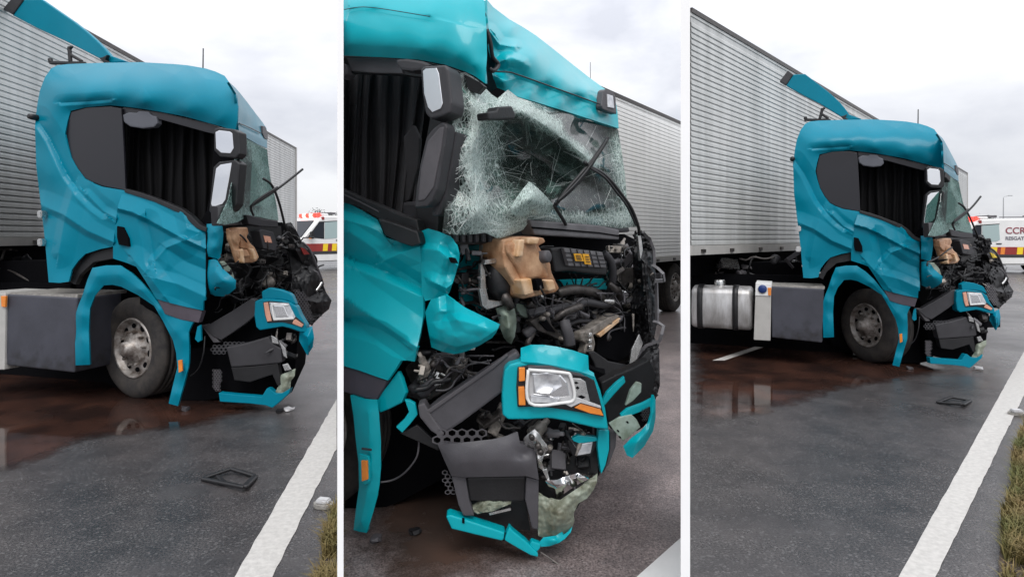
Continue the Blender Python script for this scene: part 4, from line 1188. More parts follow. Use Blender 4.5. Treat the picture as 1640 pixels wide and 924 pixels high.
    # --- headlamp
    fr = prism("headlight_surround", [(408, 483), (416, 479), (430, 479), (448, 480), (464, 484), (474, 491), (480, 505), (490, 521), (492, 533), (479, 531), (465, 526), (452, 523), (434, 526), (416, 529), (410, 524), (407, 505)], B, .06, .10, T, root, .012, 3)
    prism("surround_flap", [(419, 467), (430, 461), (448, 464), (464, 470), (468, 474), (474, 488), (462, 482), (446, 479), (420, 479)], B, .03, .07, T, fr, .008)
    hl = prism("headlight", [(421, 484), (431, 482), (462, 485), (472, 506), (487, 518), (484, 524), (470, 520), (452, 516), (428, 517), (424, 505)], B, .066, .05, M['black'], root, .004)
    prism("lens", [(431, 484), (462, 486), (473, 508), (470, 512), (438, 514), (433, 500)], B, .074, .02, M['lens'], hl, .006)
    prism("reflector", [(438, 489), (455, 490), (462, 507), (442, 508)], B, .079, .012, M['chrome'], hl, .006)
    prism("lens_rim", [(434, 486.5), (461, 488), (461, 489.5), (436, 488.5), (440, 510), (469, 508.5), (470, 510.5), (438, 512.5)], B, .082, .012, M['white'], hl, 0)
    prism("turn_signal", [(422, 485), (429, 484), (435, 514), (428, 515), (425, 505)], B, .075, .02, M['salmon'], hl, .003)
    prism("turn_signal", [(473, 511), (486, 520), (483, 524), (468, 518), (470, 513)], B, .075, .02, M['salmon'], hl, .003)
    tf = Sheet([(480, 531, 0), (488, 527, .05), (500, 522, .05), (503, 540, .08), (501, 556, .08), (492, 569, .06), (487, 560, .03), (479, 546, .0)], [(492, 540, .12), (494, 554, .12), (486, 545, .02)], [(0, 1)])
    tf.build("bumper_end", B, T, root, sub=3, smooth=1, thick=.02)
    # --- bumper corner and what hangs below
    hexmesh("honeycomb_bracket", [(337, 553), (384, 545), (398, 548), (362, 566), (340, 566)], B, .03, 7.0, M['plastic'], root)
    prism("bumper_back", [(345, 545), (405, 505), (478, 532), (472, 592), (450, 640), (385, 632), (352, 625)], B, -.14, .3, M['void'], root, 0)
    bc = prism("bumper_corner", [(362, 556), (396, 549), (430, 539), (434, 548), (450, 558), (452, 580), (444, 582), (400, 586), (370, 588)], B, .05, .10, M['plastic'], root, .012)
    prism("corner_lower", [(370, 588), (400, 587), (445, 582), (450, 616), (444, 618), (436, 600), (400, 612), (375, 609)], B, .035, .08, M['black'], bc, .008)
    lp = Sheet([(450, 600, .02), (464, 594, .04), (473, 590, .02), (472, 602, .03), (466, 610, .03), (465, 622, .03), (455, 634, .03), (442, 644, .0), (438, 632, .0), (446, 618, .0)], [(458, 606, .08), (454, 620, .08), (448, 632, .05)])
    lp.build("splash_lip", B, M['lip'], root, sub=3, smooth=1, thick=.01, namp=.01, nfreq=.1)
    vl = prism("bumper_lip", [(350, 629), (380, 632), (419, 635), (427, 622), (432, 622), (441, 630), (452, 629), (465, 622), (463, 630), (444, 647), (436, 653), (425, 649), (400, 646), (352, 643)], B, .05, .07, T, root, .006)
    clutter(root, B, [(436, 536), (470, 536), (472, 585), (450, 585)], 10, 41, off=(-.08, .02), size=(.02, .06), k=.4)
    for i, q in enumerate(([(434, 537), (444, 542), (446, 551), (436, 549)], [(448, 548), (456, 556), (460, 574), (454, 570)], [(452, 584), (460, 582), (466, 592), (456, 594)])):
        prism("chrome_bracket", q, B, .07, .02, M['steel'], root, .004)
    prism("underbody", [(286, 560), (356, 556), (358, 636), (330, 641), (282, 641)], B, -.35, .3, M['void'], root, 0)
    hexmesh("step_mesh", [(340, 592), (356, 590), (352, 626), (342, 624)], B, -.02, 4.5, M['plastic2'], root)
    # --- wheel arch and flare
    prism("inner_arch", [(122, 448), (182, 402), (226, 428), (262, 500), (300, 560), (290, 640), (230, 640), (140, 600), (120, 560)], S, -1.05 if tank else -.62, .3, M['void'], root, 0)
    prism("arch_shadow_flange", [(110, 450), (136, 407), (181, 396), (183, 414), (150, 420), (128, 440), (120, 456)], S, -.06, .05, M['black'], root, .005)
    fl = Sheet([(121, 585, .02), (120, 545, .02), (120, 506, .02), (126, 488, .02), (132, 473, .02), (140, 448, .02), (148, 429, .02), (170, 425, .02), (193, 425, .02), (212, 438, .02), (230, 455, .02), (248, 478, .02), (264, 501, .02), (285, 508, .02), (311, 513, .02), (306, 522, .02), (302, 532, .02), (303, 560, .02), (302, 588, .02), (293, 620, .02), (285, 650, .02), (270, 646, .02), (277, 616, .0), (284, 588, .0), (282, 565, .0), (277, 545, .0), (262, 516, .0), (247, 490, .0), (220, 472, .0), (194, 459, .0), (180, 456, .0), (166, 457, .0), (152, 474, .0), (144, 494, .0), (142, 530, .0), (144, 584, .0)],
               [(131, 545, .06), (131, 505, .065), (140, 470, .065), (155, 442, .065), (190, 440, .065), (225, 464, .065), (255, 496, .06), (280, 530, .055), (293, 545, .055), (293, 590, .06), (282, 630, .055), (298, 520, .03), (132, 575, .05)],
               [(i, i + 1) for i in range(10)])
    flr = fl.build("wheel_flare", S, T, root, sub=4, smooth=3, k=.6, fold=.15, thick=.02)
    prism("side_marker", [(285, 577), (291, 576), (292, 594), (286, 597)], S, .066, .012, M['amber'], flr, .003)
    prism("torn_flange", [(316, 523), (321, 520), (322, 545), (317, 548), (312, 543)], S, .0, .02, T, root, .003)
    tube("hanging_cable", [(328, 538, -.05), (326, 565, -.02), (318, 590, -.05), (305, 602, -.05)], S, .006, M['black'], root, seg=6)
    c = S(213, 560, -.58 if tank else -.32); Yw = c.y
    cx_ = (V.w(211, 560)[0] - CX) / F
    wr = .47 if tank else .5
    c = Vector((cx_ * Yw, Yw, wr))
    los = Vector((-cx_, -1, 0)).normalized()
    ax = Matrix.Rotation(R(-50 if tank else -58), 3, 'Z') @ los
    make_wheel(root, c, ax, wr, 0.30)
    bm = bmesh.new(); bar_box(bm, c - ax * .25, c - ax * 2.0, .12, .14); finish("axle", bm, M['void'], root)
    # --- chassis side: box, tread plate, cabinet, tank
    bx = prism("side_box", [(8, 471), (123, 477), (119, 597), (10, 585)], S, .02, .5, M['box'], root, .02, 3)
    prism("scuff_patch", [(40, 578), (70, 572), (90, 576), (117, 570), (116, 595), (60, 591)], S, .0225, .002, M['black'], bx, 0) if False else None
    prism("step_plate", [(12, 470), (60, 450), (132, 456), (124, 476)], S, .0, .02, M['tread'], root, .004) if False else None
    bm = bmesh.new()                                       # tread plate lies on the box, running inwards
    a, b = S(8, 471, .0), S(124, 477, .0)
    a.z += .015; b.z += .015; a.z = max(a.z, b.z); b.z = a.z
    add_prism(bm, [a, b, b - S.n * .55, a - S.n * .55], [p - Vector((0, 0, .03)) for p in (a, b, b - S.n * .55, a - S.n * .55)])
    bmesh.ops.recalc_face_normals(bm, faces=bm.faces); finish("step_plate", bm, M['tread'], root)
    cb = prism("cabinet", [(-25, 468), (9, 470), (7, 592), (-29, 590)] if tank else [(-40, 468), (9, 470), (7, 592), (-42, 592)], S, .04, .5, M['cabinet'], root, .008)
    if tank:
        prism("cabinet_top", [(-25, 463), (10, 465), (8, 493), (-26, 492)], S, .05, .5, M['white'], cb, .008)
        bm = bmesh.new(); disc_lathe(bm, S(-10, 477, .05), S.n, [(0, .022), (.045, .022), (.053, .014), (.053, 0)], 18); finish("filler_cap", bm, M['blue'], cb)
    prism("side_reflector", [(1, 474), (9, 474), (8, 492), (2, 491)], S, .055, .02, M['amber'], cb, .003)
    extrude_vec("chassis_shade_block", [(-240, 418), (72, 418), (90, 470), (330, 490), (330, 628), (120, 616), (-240, 606)], S, -1.15 if tank else -.80, S.n * -.9, M['void'], root)  # black block down to the road: shade beneath the truck made solid
    bm = bmesh.new(); a, b = S(-230, 470, -.75), S(120, 470, -.75); a.z = b.z = .95; bar_box(bm, a, b, .1, .26); a, b = a - S.n * .8, b - S.n * .8; bar_box(bm, a, b, .1, .26); finish("frame_rail", bm, M['void'], root)
    clutter(root, S, [(-150, 400), (60, 400), (62, 455), (-150, 455)], 18, 51 + int(tank), off=(-1.3, -.8), size=(.04, .14))
    if tank:
        a, b = S(-158, 515, -.30), S(-31, 515, -.30); a.z = b.z = .66
        a.x = max(a.x, (1106.5 - CX) / F * a.y)
        dr = (b - a).normalized()
        bm = bmesh.new()
        prof = [(.0, 0)]; Lh = (b - a).length
        disc_lathe(bm, a, dr, [(0, 0), (.26, 0), (.285, .02), (.29, .05), (.29, Lh - .05), (.285, Lh - .02), (.26, Lh), (0, Lh)], 40)
        for v in bm.verts:                                # rounded-square section
            q = v.co - a; h = q.dot(dr); q -= dr * h; l = q.length
            if l > .05:
                ang = abs(math.atan2(q.z, q.dot(S.n)))
                k = 1 / max(abs(math.cos(ang)), abs(math.sin(ang))) ; v.co = a + dr * h + q * (1 + (k - 1) * .55)
        tkx = finish("fuel_tank", bm, M['tank'], root)
        for px_ in (-140, -66):
            s0 = S(px_, 515, -.30); h0 = max(0.02, (s0 - a).dot(dr)); s0 = a + dr * h0
            bm = bmesh.new(); disc_lathe(bm, s0, dr, [(.294, -.035), (.304, -.035), (.304, .035), (.294, .035)], 40)
            for v in bm.verts:
                q = v.co - s0; h = q.dot(dr); q -= dr * h
                ang = abs(math.atan2(q.z, q.dot(S.n))); k = 1 / max(abs(math.cos(ang)), abs(math.sin(ang))); v.co = s0 + dr * h + q * (1 + (k - 1) * .55)
            finish("tank_strap", bm, M['black'], tkx)
        bm = bmesh.new(); disc_lathe(bm, a + dr * Lh * .45 + Vector((0, 0, .32)), Vector((0.02, 0, 1)), [(.07, -.05), (.07, .03), (.06, .045), (0, .05)], 16); finish("tank_cap", bm, M['steel'], tkx)
    return root
side_truck(V1, "teal truck cab with crushed nose beside the dark side box, no silver tank showing", 3)
CUT = (Vector((0, 0, H)), Vector((1, -(1104.5 - CX) / F, 0)).normalized())
side_truck(V3, "teal truck cab with crushed nose and a silver fuel tank behind it", 3, tank=True)
CUT = None

# ------------------------------------------------------------------ debris on the two side-view roads
def bezel(V, pts, label):
    P = [gnd(*p, 0.0) for p in pts]
    c = sum(P, Vector()) / len(P)
    bm = bmesh.new()
    hs = [.035, .045, .06, .03]
    o = [p + Vector((0, 0, .012)) for p in P]
    for i in range(len(o)):
        j = (i + 1) % len(o)
        bar_box(bm, o[i] + Vector((0, 0, .02 * (i % 2))), o[j] + Vector((0, 0, .02 * (j % 2))), .030 if i != 2 else .042, .022)
    bar_box(bm, o[0].lerp(o[1], .5), o[0].lerp(o[3], .6) + Vector((0, 0, .012)), .03, .012)
    bmesh.ops.bevel(bm, geom=bm.edges[:], offset=.006, segments=1, affect='EDGES', clamp_overlap=True)
    for v in bm.verts: v.co.z = max(v.co.z, .002)
    tag(finish("lamp_bezel", bm, M['black']), label, "debris", "broken black lamp frames on the asphalt")
bezel(V1, [(324, 769), (370, 758), (409, 765), (391, 788)], "broken black plastic frame lying on asphalt below the left wreck")
bezel(V3, [(1501, 646), (1524, 641), (1553, 643), (1541, 653)], "small broken black plastic frame on asphalt below the wreck with the silver tank")
def shard(px, py, s, m, label, seed, group="plastic shards below the wrecks", flat=.5):
    rnd = random.Random(seed)
    c = gnd(px, py, 0)
    bm = bmesh.new()
    n = 7
    ring = []
    for k in range(n):
        a = 2 * math.pi * k / n; r = s * rnd.uniform(.55, 1.1)
        ring.append(c + Vector((math.cos(a) * r, math.sin(a) * r, .004 + s * flat * rnd.uniform(0, 1.0))))
    top = [p + Vector((rnd.uniform(-.2, .2) * s, rnd.uniform(-.2, .2) * s, .012 + s * flat * .4)) for p in ring]
    add_prism(bm, ring, top)
    bmesh.ops.recalc_face_normals(bm, faces=bm.faces)
    tag(finish("plastic_shard", bm, m), label, "debris", group)
shard(297, 658, .045, M['plastic2'], "small grey plastic shard below the left wreck's wheel flare", 1)
shard(462, 658, .05, M['can'], "pale broken fragment right of the left wreck's teal bumper lip", 2, flat=.3)
shard(448, 660, .05, M['black'], "dark broken fragment beside the pale one at the left bumper lip", 3, flat=.3)
shard(1459, 592, .045, M['plastic2'], "small grey plastic shard below the right wreck's wheel flare", 4)
shard(1566, 591, .07, M['can'], "pale flat fragment right of the right wreck's teal bumper lip", 5, flat=.15)
shard(1371, 571, .05, M['can'], "pale fragment behind the right wreck's steered front wheel", 6)
shard(600, 868, .05, M['plastic2'], "grey star-shaped plastic shard below the close-up flare", 7, flat=.35)
shard(667, 856, .045, M['black'], "dark plastic piece on the road between flare and close-up bumper lip", 8, flat=.4)
def plate(px, py, w, l, ang, label):
    c = gnd(px, py, .012)
    ax = Vector((math.cos(ang), math.sin(ang), 0)); ay = Vector((-ax.y, ax.x, 0))
    root = empty("road_stud", c, label, "road stud", "pale road studs beside the edge lines")
    bm = bmesh.new()
    ring = [c + ax * l * math.cos(a) * (1 if abs(math.cos(a)) < .8 else .92) + ay * w * math.sin(a) for a in [2 * math.pi * k / 20 for k in range(20)]]
    add_prism(bm, [p + Vector((0, 0, .012)) for p in ring], [p - Vector((0, 0, .010)) for p in ring])
    bmesh.ops.recalc_face_normals(bm, faces=bm.faces)
    finish("base", bm, M['tread'], root)
    bm = bmesh.new(); add_box(bm, c + Vector((0, 0, .025)), ax * l * .6, ay * w * .6, Vector((0, 0, .014)))
    bmesh.ops.bevel(bm, geom=bm.edges[:], offset=.008, segments=2, affect='EDGES'); finish("lens", bm, M['can'], root)
plate(518, 808, .045, .066, -.25, "pale oval road stud at the left edge line by the grass")
plate(1628, 662, .05, .075, -.1, "white road stud right of the edge line in the right bay")

# ------------------------------------------------------------------ close-up of the wrecked cab (middle bay)
def close_truck(V, label):
    global CUT
    _cn = Vector((1, -(549.7 - CX) / F, 0)).normalized()
    CUT = (Vector((0, 0, H)), _cn)                        # the bay's left partition cuts the wreck here
    T = M['teal_mid']; S, Fp, E, B = V.s, V.f, V.e, V.b
    root = empty("truck_tractor", Vector((S(640, 600).x, S(640, 600).y, 0)), label, "truck", "wrecked teal truck tractors")
    extrude_vec("cab_body", [(545, 60), (700, 60), (715, 200), (705, 380), (660, 560), (545, 570)], S, -.62, Fp.d * .85, M['void'], root)
    # --- teal roof side, roof front
    rs = Sheet([(540, -90, -.40), (640, -90, -.42), (720, -80, -.42), (755, -55, -.34), (768, -25, -.22), (776, 5, -.12), (779, 46, -.04), (780, 90, -.02), (777, 134, -.01), (760, 122, -.01), (745, 115, -.01), (713, 104, -.0), (670, 96, .01), (627, 93, .01), (585, 91, .01), (540, 89, .01)],
               [(560, 70, .07), (620, 74, .07), (680, 78, .07), (730, 90, .06), (760, 104, .03), (560, 14, .05), (600, 12, .05), (688, 26, .05), (740, 40, .03), (765, 60, .0), (560, 18, .04), (600, 16, .04), (688, 30, .04), (560, -30, -.10), (650, -30, -.12), (720, -25, -.13), (755, 0, -.08), (650, 50, .075), (700, 55, .07)],
               [(5, 6), (6, 7), (10, 11), (11, 12), (0, 1), (1, 2)])
    rs.build("roof_side", S, T, root, sub=4, smooth=4, k=.9, fold=.12, thick=.02, namp=.004, nfreq=.012)
    rf = Sheet([(780, 0, -.16), (790, 12, -.18), (815, 31, -.20), (836, 43, -.22), (858, 57, -.22), (885, 78, -.22), (915, 102, -.22), (947, 127, -.20), (969, 143, -.15), (984, 152, -.08), (989, 180, -.02), (991, 206, .0), (960, 196, .0), (920, 183, .0), (875, 169, .0), (829, 155, .0), (815, 148, -.02), (796, 141, -.03), (788, 118, -.05), (797, 112, -.06), (800, 100, -.05), (790, 92, -.06), (784, 60, -.08), (781, 30, -.10)],
               [(791, 116, -.02), (815, 116, -.0), (826, 120, .0), (870, 134, .0), (920, 152, .0), (961, 167, .0), (828, 126, -.05), (872, 141, -.05), (922, 159, -.05), (961, 173, -.04), (800, 60, -.07), (812, 75, -.06), (820, 45, -.12), (835, 90, .02), (860, 90, -.02), (810, 98, .02), (900, 125, .0), (940, 145, .0), (806, 132, .03), (850, 150, .03), (900, 165, .03), (950, 182, .03), (825, 60, -.09), (880, 105, -.05)],
               [(0, 1), (1, 2), (2, 3), (3, 4), (4, 5), (6, 7), (7, 8), (8, 9), (10, 11)])
    rf.build("roof_front", Fp, T, root, sub=4, smooth=3, fold=.15, thick=.025, namp=.003, nfreq=.03, ridges=[([(784, 50), (800, 72), (824, 76)], .035, 14, 9), ([(800, 100), (818, 92), (838, 100)], .025, 10, 14), ([(792, 122), (810, 130), (830, 126)], .02, 8, 12)])
    tube("roof_seam", [(792, 115, .02), (815, 116, .028), (826, 119, .03), (848, 126.5, .028), (870, 134.5, .028), (895, 143.5, .026), (920, 152.5, .028), (961, 167.5, .03)], Fp, .0045, M['black'], root, seg=6)
    tube("roof_seam", [(551, 16, .058), (575, 12, .06), (600, 13, .062), (640, 19, .064), (688, 27, .06)], S, .002, M['black'], root, seg=6)
    prism("roof_gap", [(778, 20), (784, 40), (790, 92), (800, 100), (797, 114), (788, 120), (796, 142), (786, 148), (776, 140), (774, 60)], Fp, -.12, .05, M['black'], root, .004)
    tube("torn_bracket", [(780, 48, .02), (786, 72, .03), (789, 92, .02), (798, 104, .02), (790, 114, .03), (784, 110, .02)], Fp, .012, M['black'], root, seg=6)
    ml = prism("marker_lamp", [(967, 146), (970, 143), (982, 148), (986, 154), (988, 183), (980, 181), (965, 175), (964, 170)], Fp, .04, .05, M['plastic2'], root, .008)
    prism("lamp_lens", [(973, 151), (982, 154), (984, 174), (974, 172)], Fp, .048, .01, M['lens'], ml, .003)
    tube("antenna", [(945.5, 100, -.5), (945.5, 127, -.5)], Fp, .0025, M['plastic2'], root, curve=False, seg=6)
    # --- side window, header, curtain
    prism("window_header", [(540, 89), (585, 91), (640, 95), (690, 101), (730, 112), (768, 132), (775, 138), (764, 150), (735, 140), (700, 128), (646, 120), (563, 117), (540, 120)], S, -.04, .04, M['black'], root, .004)
    prism("header_panel", [(555, 93), (590, 93), (638, 96), (645, 118), (600, 117), (563, 114)], S, -.03, .03, M['plastic2'], root, .004)
    prism("visor", [(540, 100), (552, 102), (556, 108), (555, 118), (549, 124), (540, 124)], S, .0, .08, M['plastic2'], root, .008)
    bm = bmesh.new(); prev = None
    for i in range(96):
        u = i / 95
        x0 = 540 + 150 * u; x1 = 540 + 125 * u
        f = 0.05 * math.sin(i * .42) + .035 * math.sin(i * .23 + 2) + .012 * math.sin(i * 1.1)
        c = []
        for j in range(9):
            t = j / 8
            x = x0 * (1 - t) + x1 * t + 4 * math.sin(t * 3 + i * .1)
            c.append(bm.verts.new(S(x, 112 + 245 * t, -.32 + f * (.4 + .6 * t) + .10 * t * (u > .75))))
        if prev:
            for a in range(8): bm.faces.new((prev[a], c[a], c[a + 1], prev[a + 1]))
        prev = c
    bm.normal_update()
    if sum(f.normal.dot(S.n) for f in bm.faces) < 0: bmesh.ops.reverse_faces(bm, faces=bm.faces[:])
    finish("curtain", bm, M['cloth'], root, smooth=True)
    prism("curtain_tie", [(645, 220), (662, 200), (672, 222), (668, 270), (655, 320), (640, 330), (650, 280)], S, -.20, .03, M['cloth'], root, .01)
    prism("windshield_pillar", [(700, 108), (722, 112), (724, 122), (716, 210), (706, 300), (700, 374), (688, 376), (664, 350), (672, 280), (688, 190)], S, -.06, .08, M['black'], root, .008)
    sl = prism("window_sill", [(540, 300), (551, 305), (577, 317), (606, 328), (640, 343), (668, 352), (672, 372), (655, 370), (630, 362), (606, 350), (577, 332), (540, 322)], S, .03, .06, M['black'], root, .008)
    prism("sill_trim", [(540, 306), (551, 311), (577, 323), (606, 338), (606, 340), (577, 325), (551, 313), (540, 308)], S, .036, .01, M['plastic2'], sl, .0)
    prism("sill_end", [(605, 350), (632, 358), (668, 371), (673, 390), (660, 395), (640, 389), (616, 377)], S, .08, .06, M['black'], root, .01, 3)
    # --- door, dented in long facets
    dr = Sheet([(540, 318, .0), (560, 327, .0), (580, 337, .0), (605, 352, .0), (612, 368, -.01), (616, 379, -.01), (640, 388, .0), (660, 395, .0), (673, 392, .0), (674, 410, .0), (676, 440, .0), (678, 470, -.01), (678, 505, -.02), (674, 530, .0), (667, 560, .01), (664, 579, .02), (652, 577, .03), (642, 577, .03), (634, 590, .03), (621, 609, .03), (600, 602, .03), (575, 593, .03), (540, 583, .03)],
               [(580, 380, .02), (640, 410, .015), (580, 450, .0), (640, 480, .0), (590, 550, .015), (640, 560, .02), (600, 500, .01)])
    d = dr.build("door", S, T, root, sub=5, smooth=2, fold=.2, thick=.02, namp=.002, nfreq=.02, ridges=[
        ([(616, 417), (645, 404), (675, 394)], .035, 16, 26), ([(616, 417), (645, 436), (676, 455)], -.022, 14, 18),
        ([(540, 404), (575, 419), (616, 434), (676, 461)], -.05, 36, 14), ([(540, 467), (570, 490), (600, 510), (635, 534), (670, 558)], .055, 44, 26),
        ([(540, 508), (580, 517), (612, 528), (642, 548)], -.035, 14, 26), ([(545, 350), (585, 361), (606, 370), (618, 382)], .03, 14, 22), ([(560, 372), (600, 398), (616, 417)], .02, 16, 20)])
    prism("rocker_panel", [(540, 584), (575, 593), (600, 602), (620, 610), (601, 643), (575, 635), (551, 628), (540, 626)], S, .02, .06, M['purple'], root, .01)
    fc = Sheet([(673, 371, .02), (685, 366, .04), (703, 371, .05), (720, 378, .05), (733, 393, .02), (736, 406, .0), (735, 421, -.02), (728, 445, -.04), (720, 468, -.04), (714, 476, -.02), (698, 478, .0), (681, 482, .0), (676, 470, .0), (674, 420, .0)],
               [(690, 392, .08), (705, 396, .09), (722, 410, .06), (700, 430, .10), (715, 440, .06), (690, 456, .06), (708, 458, .03), (712, 386, .07)])
    fcn = fc.build("fender_corner", S, T, root, sub=4, smooth=2, fold=.75, k=.62, thick=.008, namp=.002, nfreq=.05, ridges=[([(678, 398), (700, 400), (722, 416)], .025, 10, 20), ([(690, 450), (715, 462), (724, 455)], .03, 16, 8), ([(716, 392), (724, 414), (716, 440)], -.02, 12, 12)])
    prism("torn_hole", [(718, 412), (725, 414), (729, 422), (722, 421)], S, .05, .03, M['void'], fcn, 0)
    cf = Sheet([(681, 500, .0), (690, 480, .03), (702, 476, .05), (714, 472, .05), (730, 482, .08), (746, 493, .11), (775, 507, .15), (800, 519, .18), (795, 532, .17), (788, 541, .15), (770, 552, .12), (753, 560, .09), (740, 565, .05), (727, 567, .02), (708, 563, -.02), (691, 556, -.03), (685, 525, -.01)],
               [(700, 500, .10), (716, 496, .11), (718, 512, .08), (735, 515, .17), (705, 530, .10), (730, 540, .16), (760, 528, .20), (720, 554, .07), (745, 553, .13), (775, 530, .19), (712, 485, .05)], [(1, 3), (2, 5)])
    cf.build("curled_fender", S, T, root, sub=4, smooth=2, fold=.6, k=.7, thick=.008, namp=.002, nfreq=.05, ridges=[([(714, 474), (716, 500), (706, 515)], -.03, 12, 12), ([(690, 540), (730, 556), (770, 546), (796, 528)], .02, 30, 6), ([(706, 515), (735, 512), (765, 520)], .02, 12, 18)])
    # --- mirrors
    mi = prism("mirror", [(673, 110), (680, 106), (713, 104), (718, 112), (724, 165), (721, 181), (706, 187), (689, 191), (681, 182), (676, 150)], S, .22, .12, M['plastic'], root, .018, 3)
    prism("mirror_glass", [(677, 114), (682, 110), (699, 109), (703, 118), (709, 166), (706, 174), (692, 180), (685, 172), (679, 150)], S, .226, .012, M['mirror'], mi, .003)
    ma = prism("mirror_arm", [(634, 95), (650, 94), (677, 98), (690, 104), (680, 112), (660, 114), (642, 112), (634, 104)], S, .12, .08, M['plastic'], root, .012)
    lm = prism("mirror", [(707, 195), (714, 197), (716, 205), (712, 235), (700, 304), (692, 322), (684, 331), (663, 333), (666, 300), (672, 264), (682, 220), (692, 207)], S, .20, .08, M['plastic'], root, .012, 3)
    prism("mirror_back", [(704, 204), (711, 203), (706, 240), (694, 300), (680, 320), (669, 322), (674, 270), (685, 226)], S, .206, .012, M['plastic2'], lm, .006)
    prism("mirror_edge", [(718, 209), (731, 211), (728, 240), (724, 268), (712, 320), (700, 346), (690, 345), (704, 300), (713, 250)], S, .12, .12, M['plastic'], root, .012)
    prism("mirror_gap", [(712, 207), (720, 208), (712, 262), (702, 300), (690, 330), (686, 328), (700, 290), (709, 240)], S, .14, .02, M['void'], root, 0)
    # --- shattered windshield
    ws = Sheet([(732, 119, .0), (745, 116, .0), (762, 126, .0), (776, 140, .0), (788, 152, .02), (797, 158, .05), (806, 150, .06), (814, 144, .05), (829, 156, .03), (875, 171, .0), (920, 186, .0), (990, 208, .0), (996, 245, .02), (1001, 280, .03), (1004, 320, .03), (1012, 345, .03), (1020, 363, .02), (992, 366, .0), (960, 361, .0), (900, 356, .02), (850, 352, .04), (838, 368, .04), (812, 379, .05), (797, 382, .05), (777, 373, .04), (750, 376, .02), (725, 376, .0), (709, 373, -.02), (715, 300, -.02), (724, 210, -.01)],
               [(760, 165, .07), (775, 175, .10), (757, 230, .09), (754, 290, .08), (765, 340, .10), (790, 180, .14), (815, 170, .10), (840, 180, .11), (870, 200, .10), (905, 225, .09), (935, 248, .08), (948, 262, .06), (805, 215, -.04), (850, 230, -.10), (890, 245, -.09), (830, 280, -.11), (870, 290, -.12), (920, 275, -.06), (785, 260, -.02), (795, 320, .04), (815, 330, .08), (848, 292, .05), (858, 310, .10), (880, 325, .06), (830, 340, .10), (870, 345, .08), (920, 330, .02), (960, 310, -.02), (975, 250, -.03), (960, 225, -.05), (930, 205, -.03), (985, 330, .0), (740, 200, .0), (735, 300, .0), (940, 345, .03)],
               [(0, 1), (1, 2), (2, 3), (3, 4), (6, 7), (7, 8), (8, 9), (9, 10), (10, 11), (21, 22), (22, 23), (20, 21)])
    def dense(x, y):
        g = lambda a, b, sx, sy: math.exp(-(((x - a) / sx) ** 2 + ((y - b) / sy) ** 2))
        def seg(x1, y1, x2, y2, w):
            t = max(0, min(1, ((x - x1) * (x2 - x1) + (y - y1) * (y2 - y1)) / ((x2 - x1) ** 2 + (y2 - y1) ** 2)))
            return math.exp(-(((x - x1 - t * (x2 - x1)) ** 2 + (y - y1 - t * (y2 - y1)) ** 2) / w ** 2))
        v = .06 + .16 * noise.noise(Vector((x * .03, y * .03, 5)))
        v += .95 * seg(766, 148, 757, 260, 12) + .85 * seg(757, 260, 768, 350, 15) + .9 * seg(765, 366, 830, 368, 15) + .8 * seg(772, 152, 832, 162, 14)
        v += .75 * seg(822, 160, 890, 205, 12) + .7 * seg(890, 205, 952, 264, 9) + .55 * seg(840, 348, 1000, 352, 12) + .45 * seg(990, 225, 1008, 345, 10)
        v += .32 * g(790, 235, 22, 70) + .30 * g(800, 335, 35, 22) + .30 * g(735, 330, 16, 60) + .25 * g(735, 200, 14, 60)
        v -= .5 * g(850, 262, 36, 26) + .45 * g(905, 285, 34, 30) + .4 * g(930, 208, 34, 12) + .3 * g(935, 325, 28, 14) + .45 * g(824, 214, 16, 20)
        return max(0, min(1, v))
    gl = ws.build("windshield", Fp, M['glass'], root, sub=4, smooth=1, thick=.006, dense=dense)
    # long fracture lines, as fine ridges on the glass
    rnd = random.Random(12); bm = bmesh.new()
    cents = [(762, 170), (790, 200), (757, 260), (760, 330), (850, 250), (880, 300), (820, 365), (945, 262), (890, 345), (960, 345), (840, 175)]
    for i in range(420):
        cx0, cy0 = rnd.choice(cents); a = rnd.uniform(0, 6.28)
        r0 = rnd.uniform(0, 26); L = rnd.uniform(14, 80)
        x, y = cx0 + math.cos(a) * r0, cy0 + math.sin(a) * r0
        a += rnd.gauss(0, .18)
        if dense(x + math.cos(a) * L * .5, y + math.sin(a) * L * .5) < rnd.uniform(-.13, .5): continue
        if rnd.random() < .18: a += 1.5; x += math.cos(a) * 20; y += math.sin(a) * 20
        pts = []
        w = rnd.uniform(.00035, .0007)
        for k in range(7):
            o = ws.eval(x, y)
            if o is None: break
            pts.append(Fp(x, y, o + .022))
            x += math.cos(a) * L / 6; y += math.sin(a) * L / 6; a += rnd.gauss(0, .05)
        if len(pts) > 2: add_tube(bm, pts, w, 3, caps=False)
    ck = finish("fracture_lines", bm, M['crack'], gl); ck["kind"] = "stuff"
    fl_ = Sheet([(815, 338, .13), (826, 318, .15), (838, 302, .16), (848, 291, .16), (862, 302, .17), (876, 316, .16), (888, 330, .14), (880, 342, .12), (850, 344, .14), (830, 348, .14)], [(848, 318, .22), (866, 326, .18), (834, 330, .18)], [])
    fl_.build("folded_glass", Fp, M['glass'], gl, sub=3, smooth=0, thick=.006, dense=lambda x, y: .78 + .2 * noise.noise(Vector((x * .08, y * .08, 2))))
    fl2 = Sheet([(842, 232, .1), (870, 240, .1), (905, 252, .1), (938, 250, .1), (944, 262, .1), (915, 285, .08), (885, 300, .08), (865, 290, .08)], [], [])
    prism("sensor_box", [(782, 180), (797, 178), (800, 171), (820, 170), (826, 183), (824, 191), (783, 192)], Fp, .20, .07, M['black'], root, .008)
    prism("sticker", [(741, 316), (748, 313), (751, 330), (744, 334)], Fp, .035, .003, M['orange'], gl, 0) if False else None
    prism("dashboard", [(712, 320), (800, 330), (900, 330), (1000, 336), (1010, 372), (712, 384)], Fp, -.16, .3, M['plastic'], root, .02)
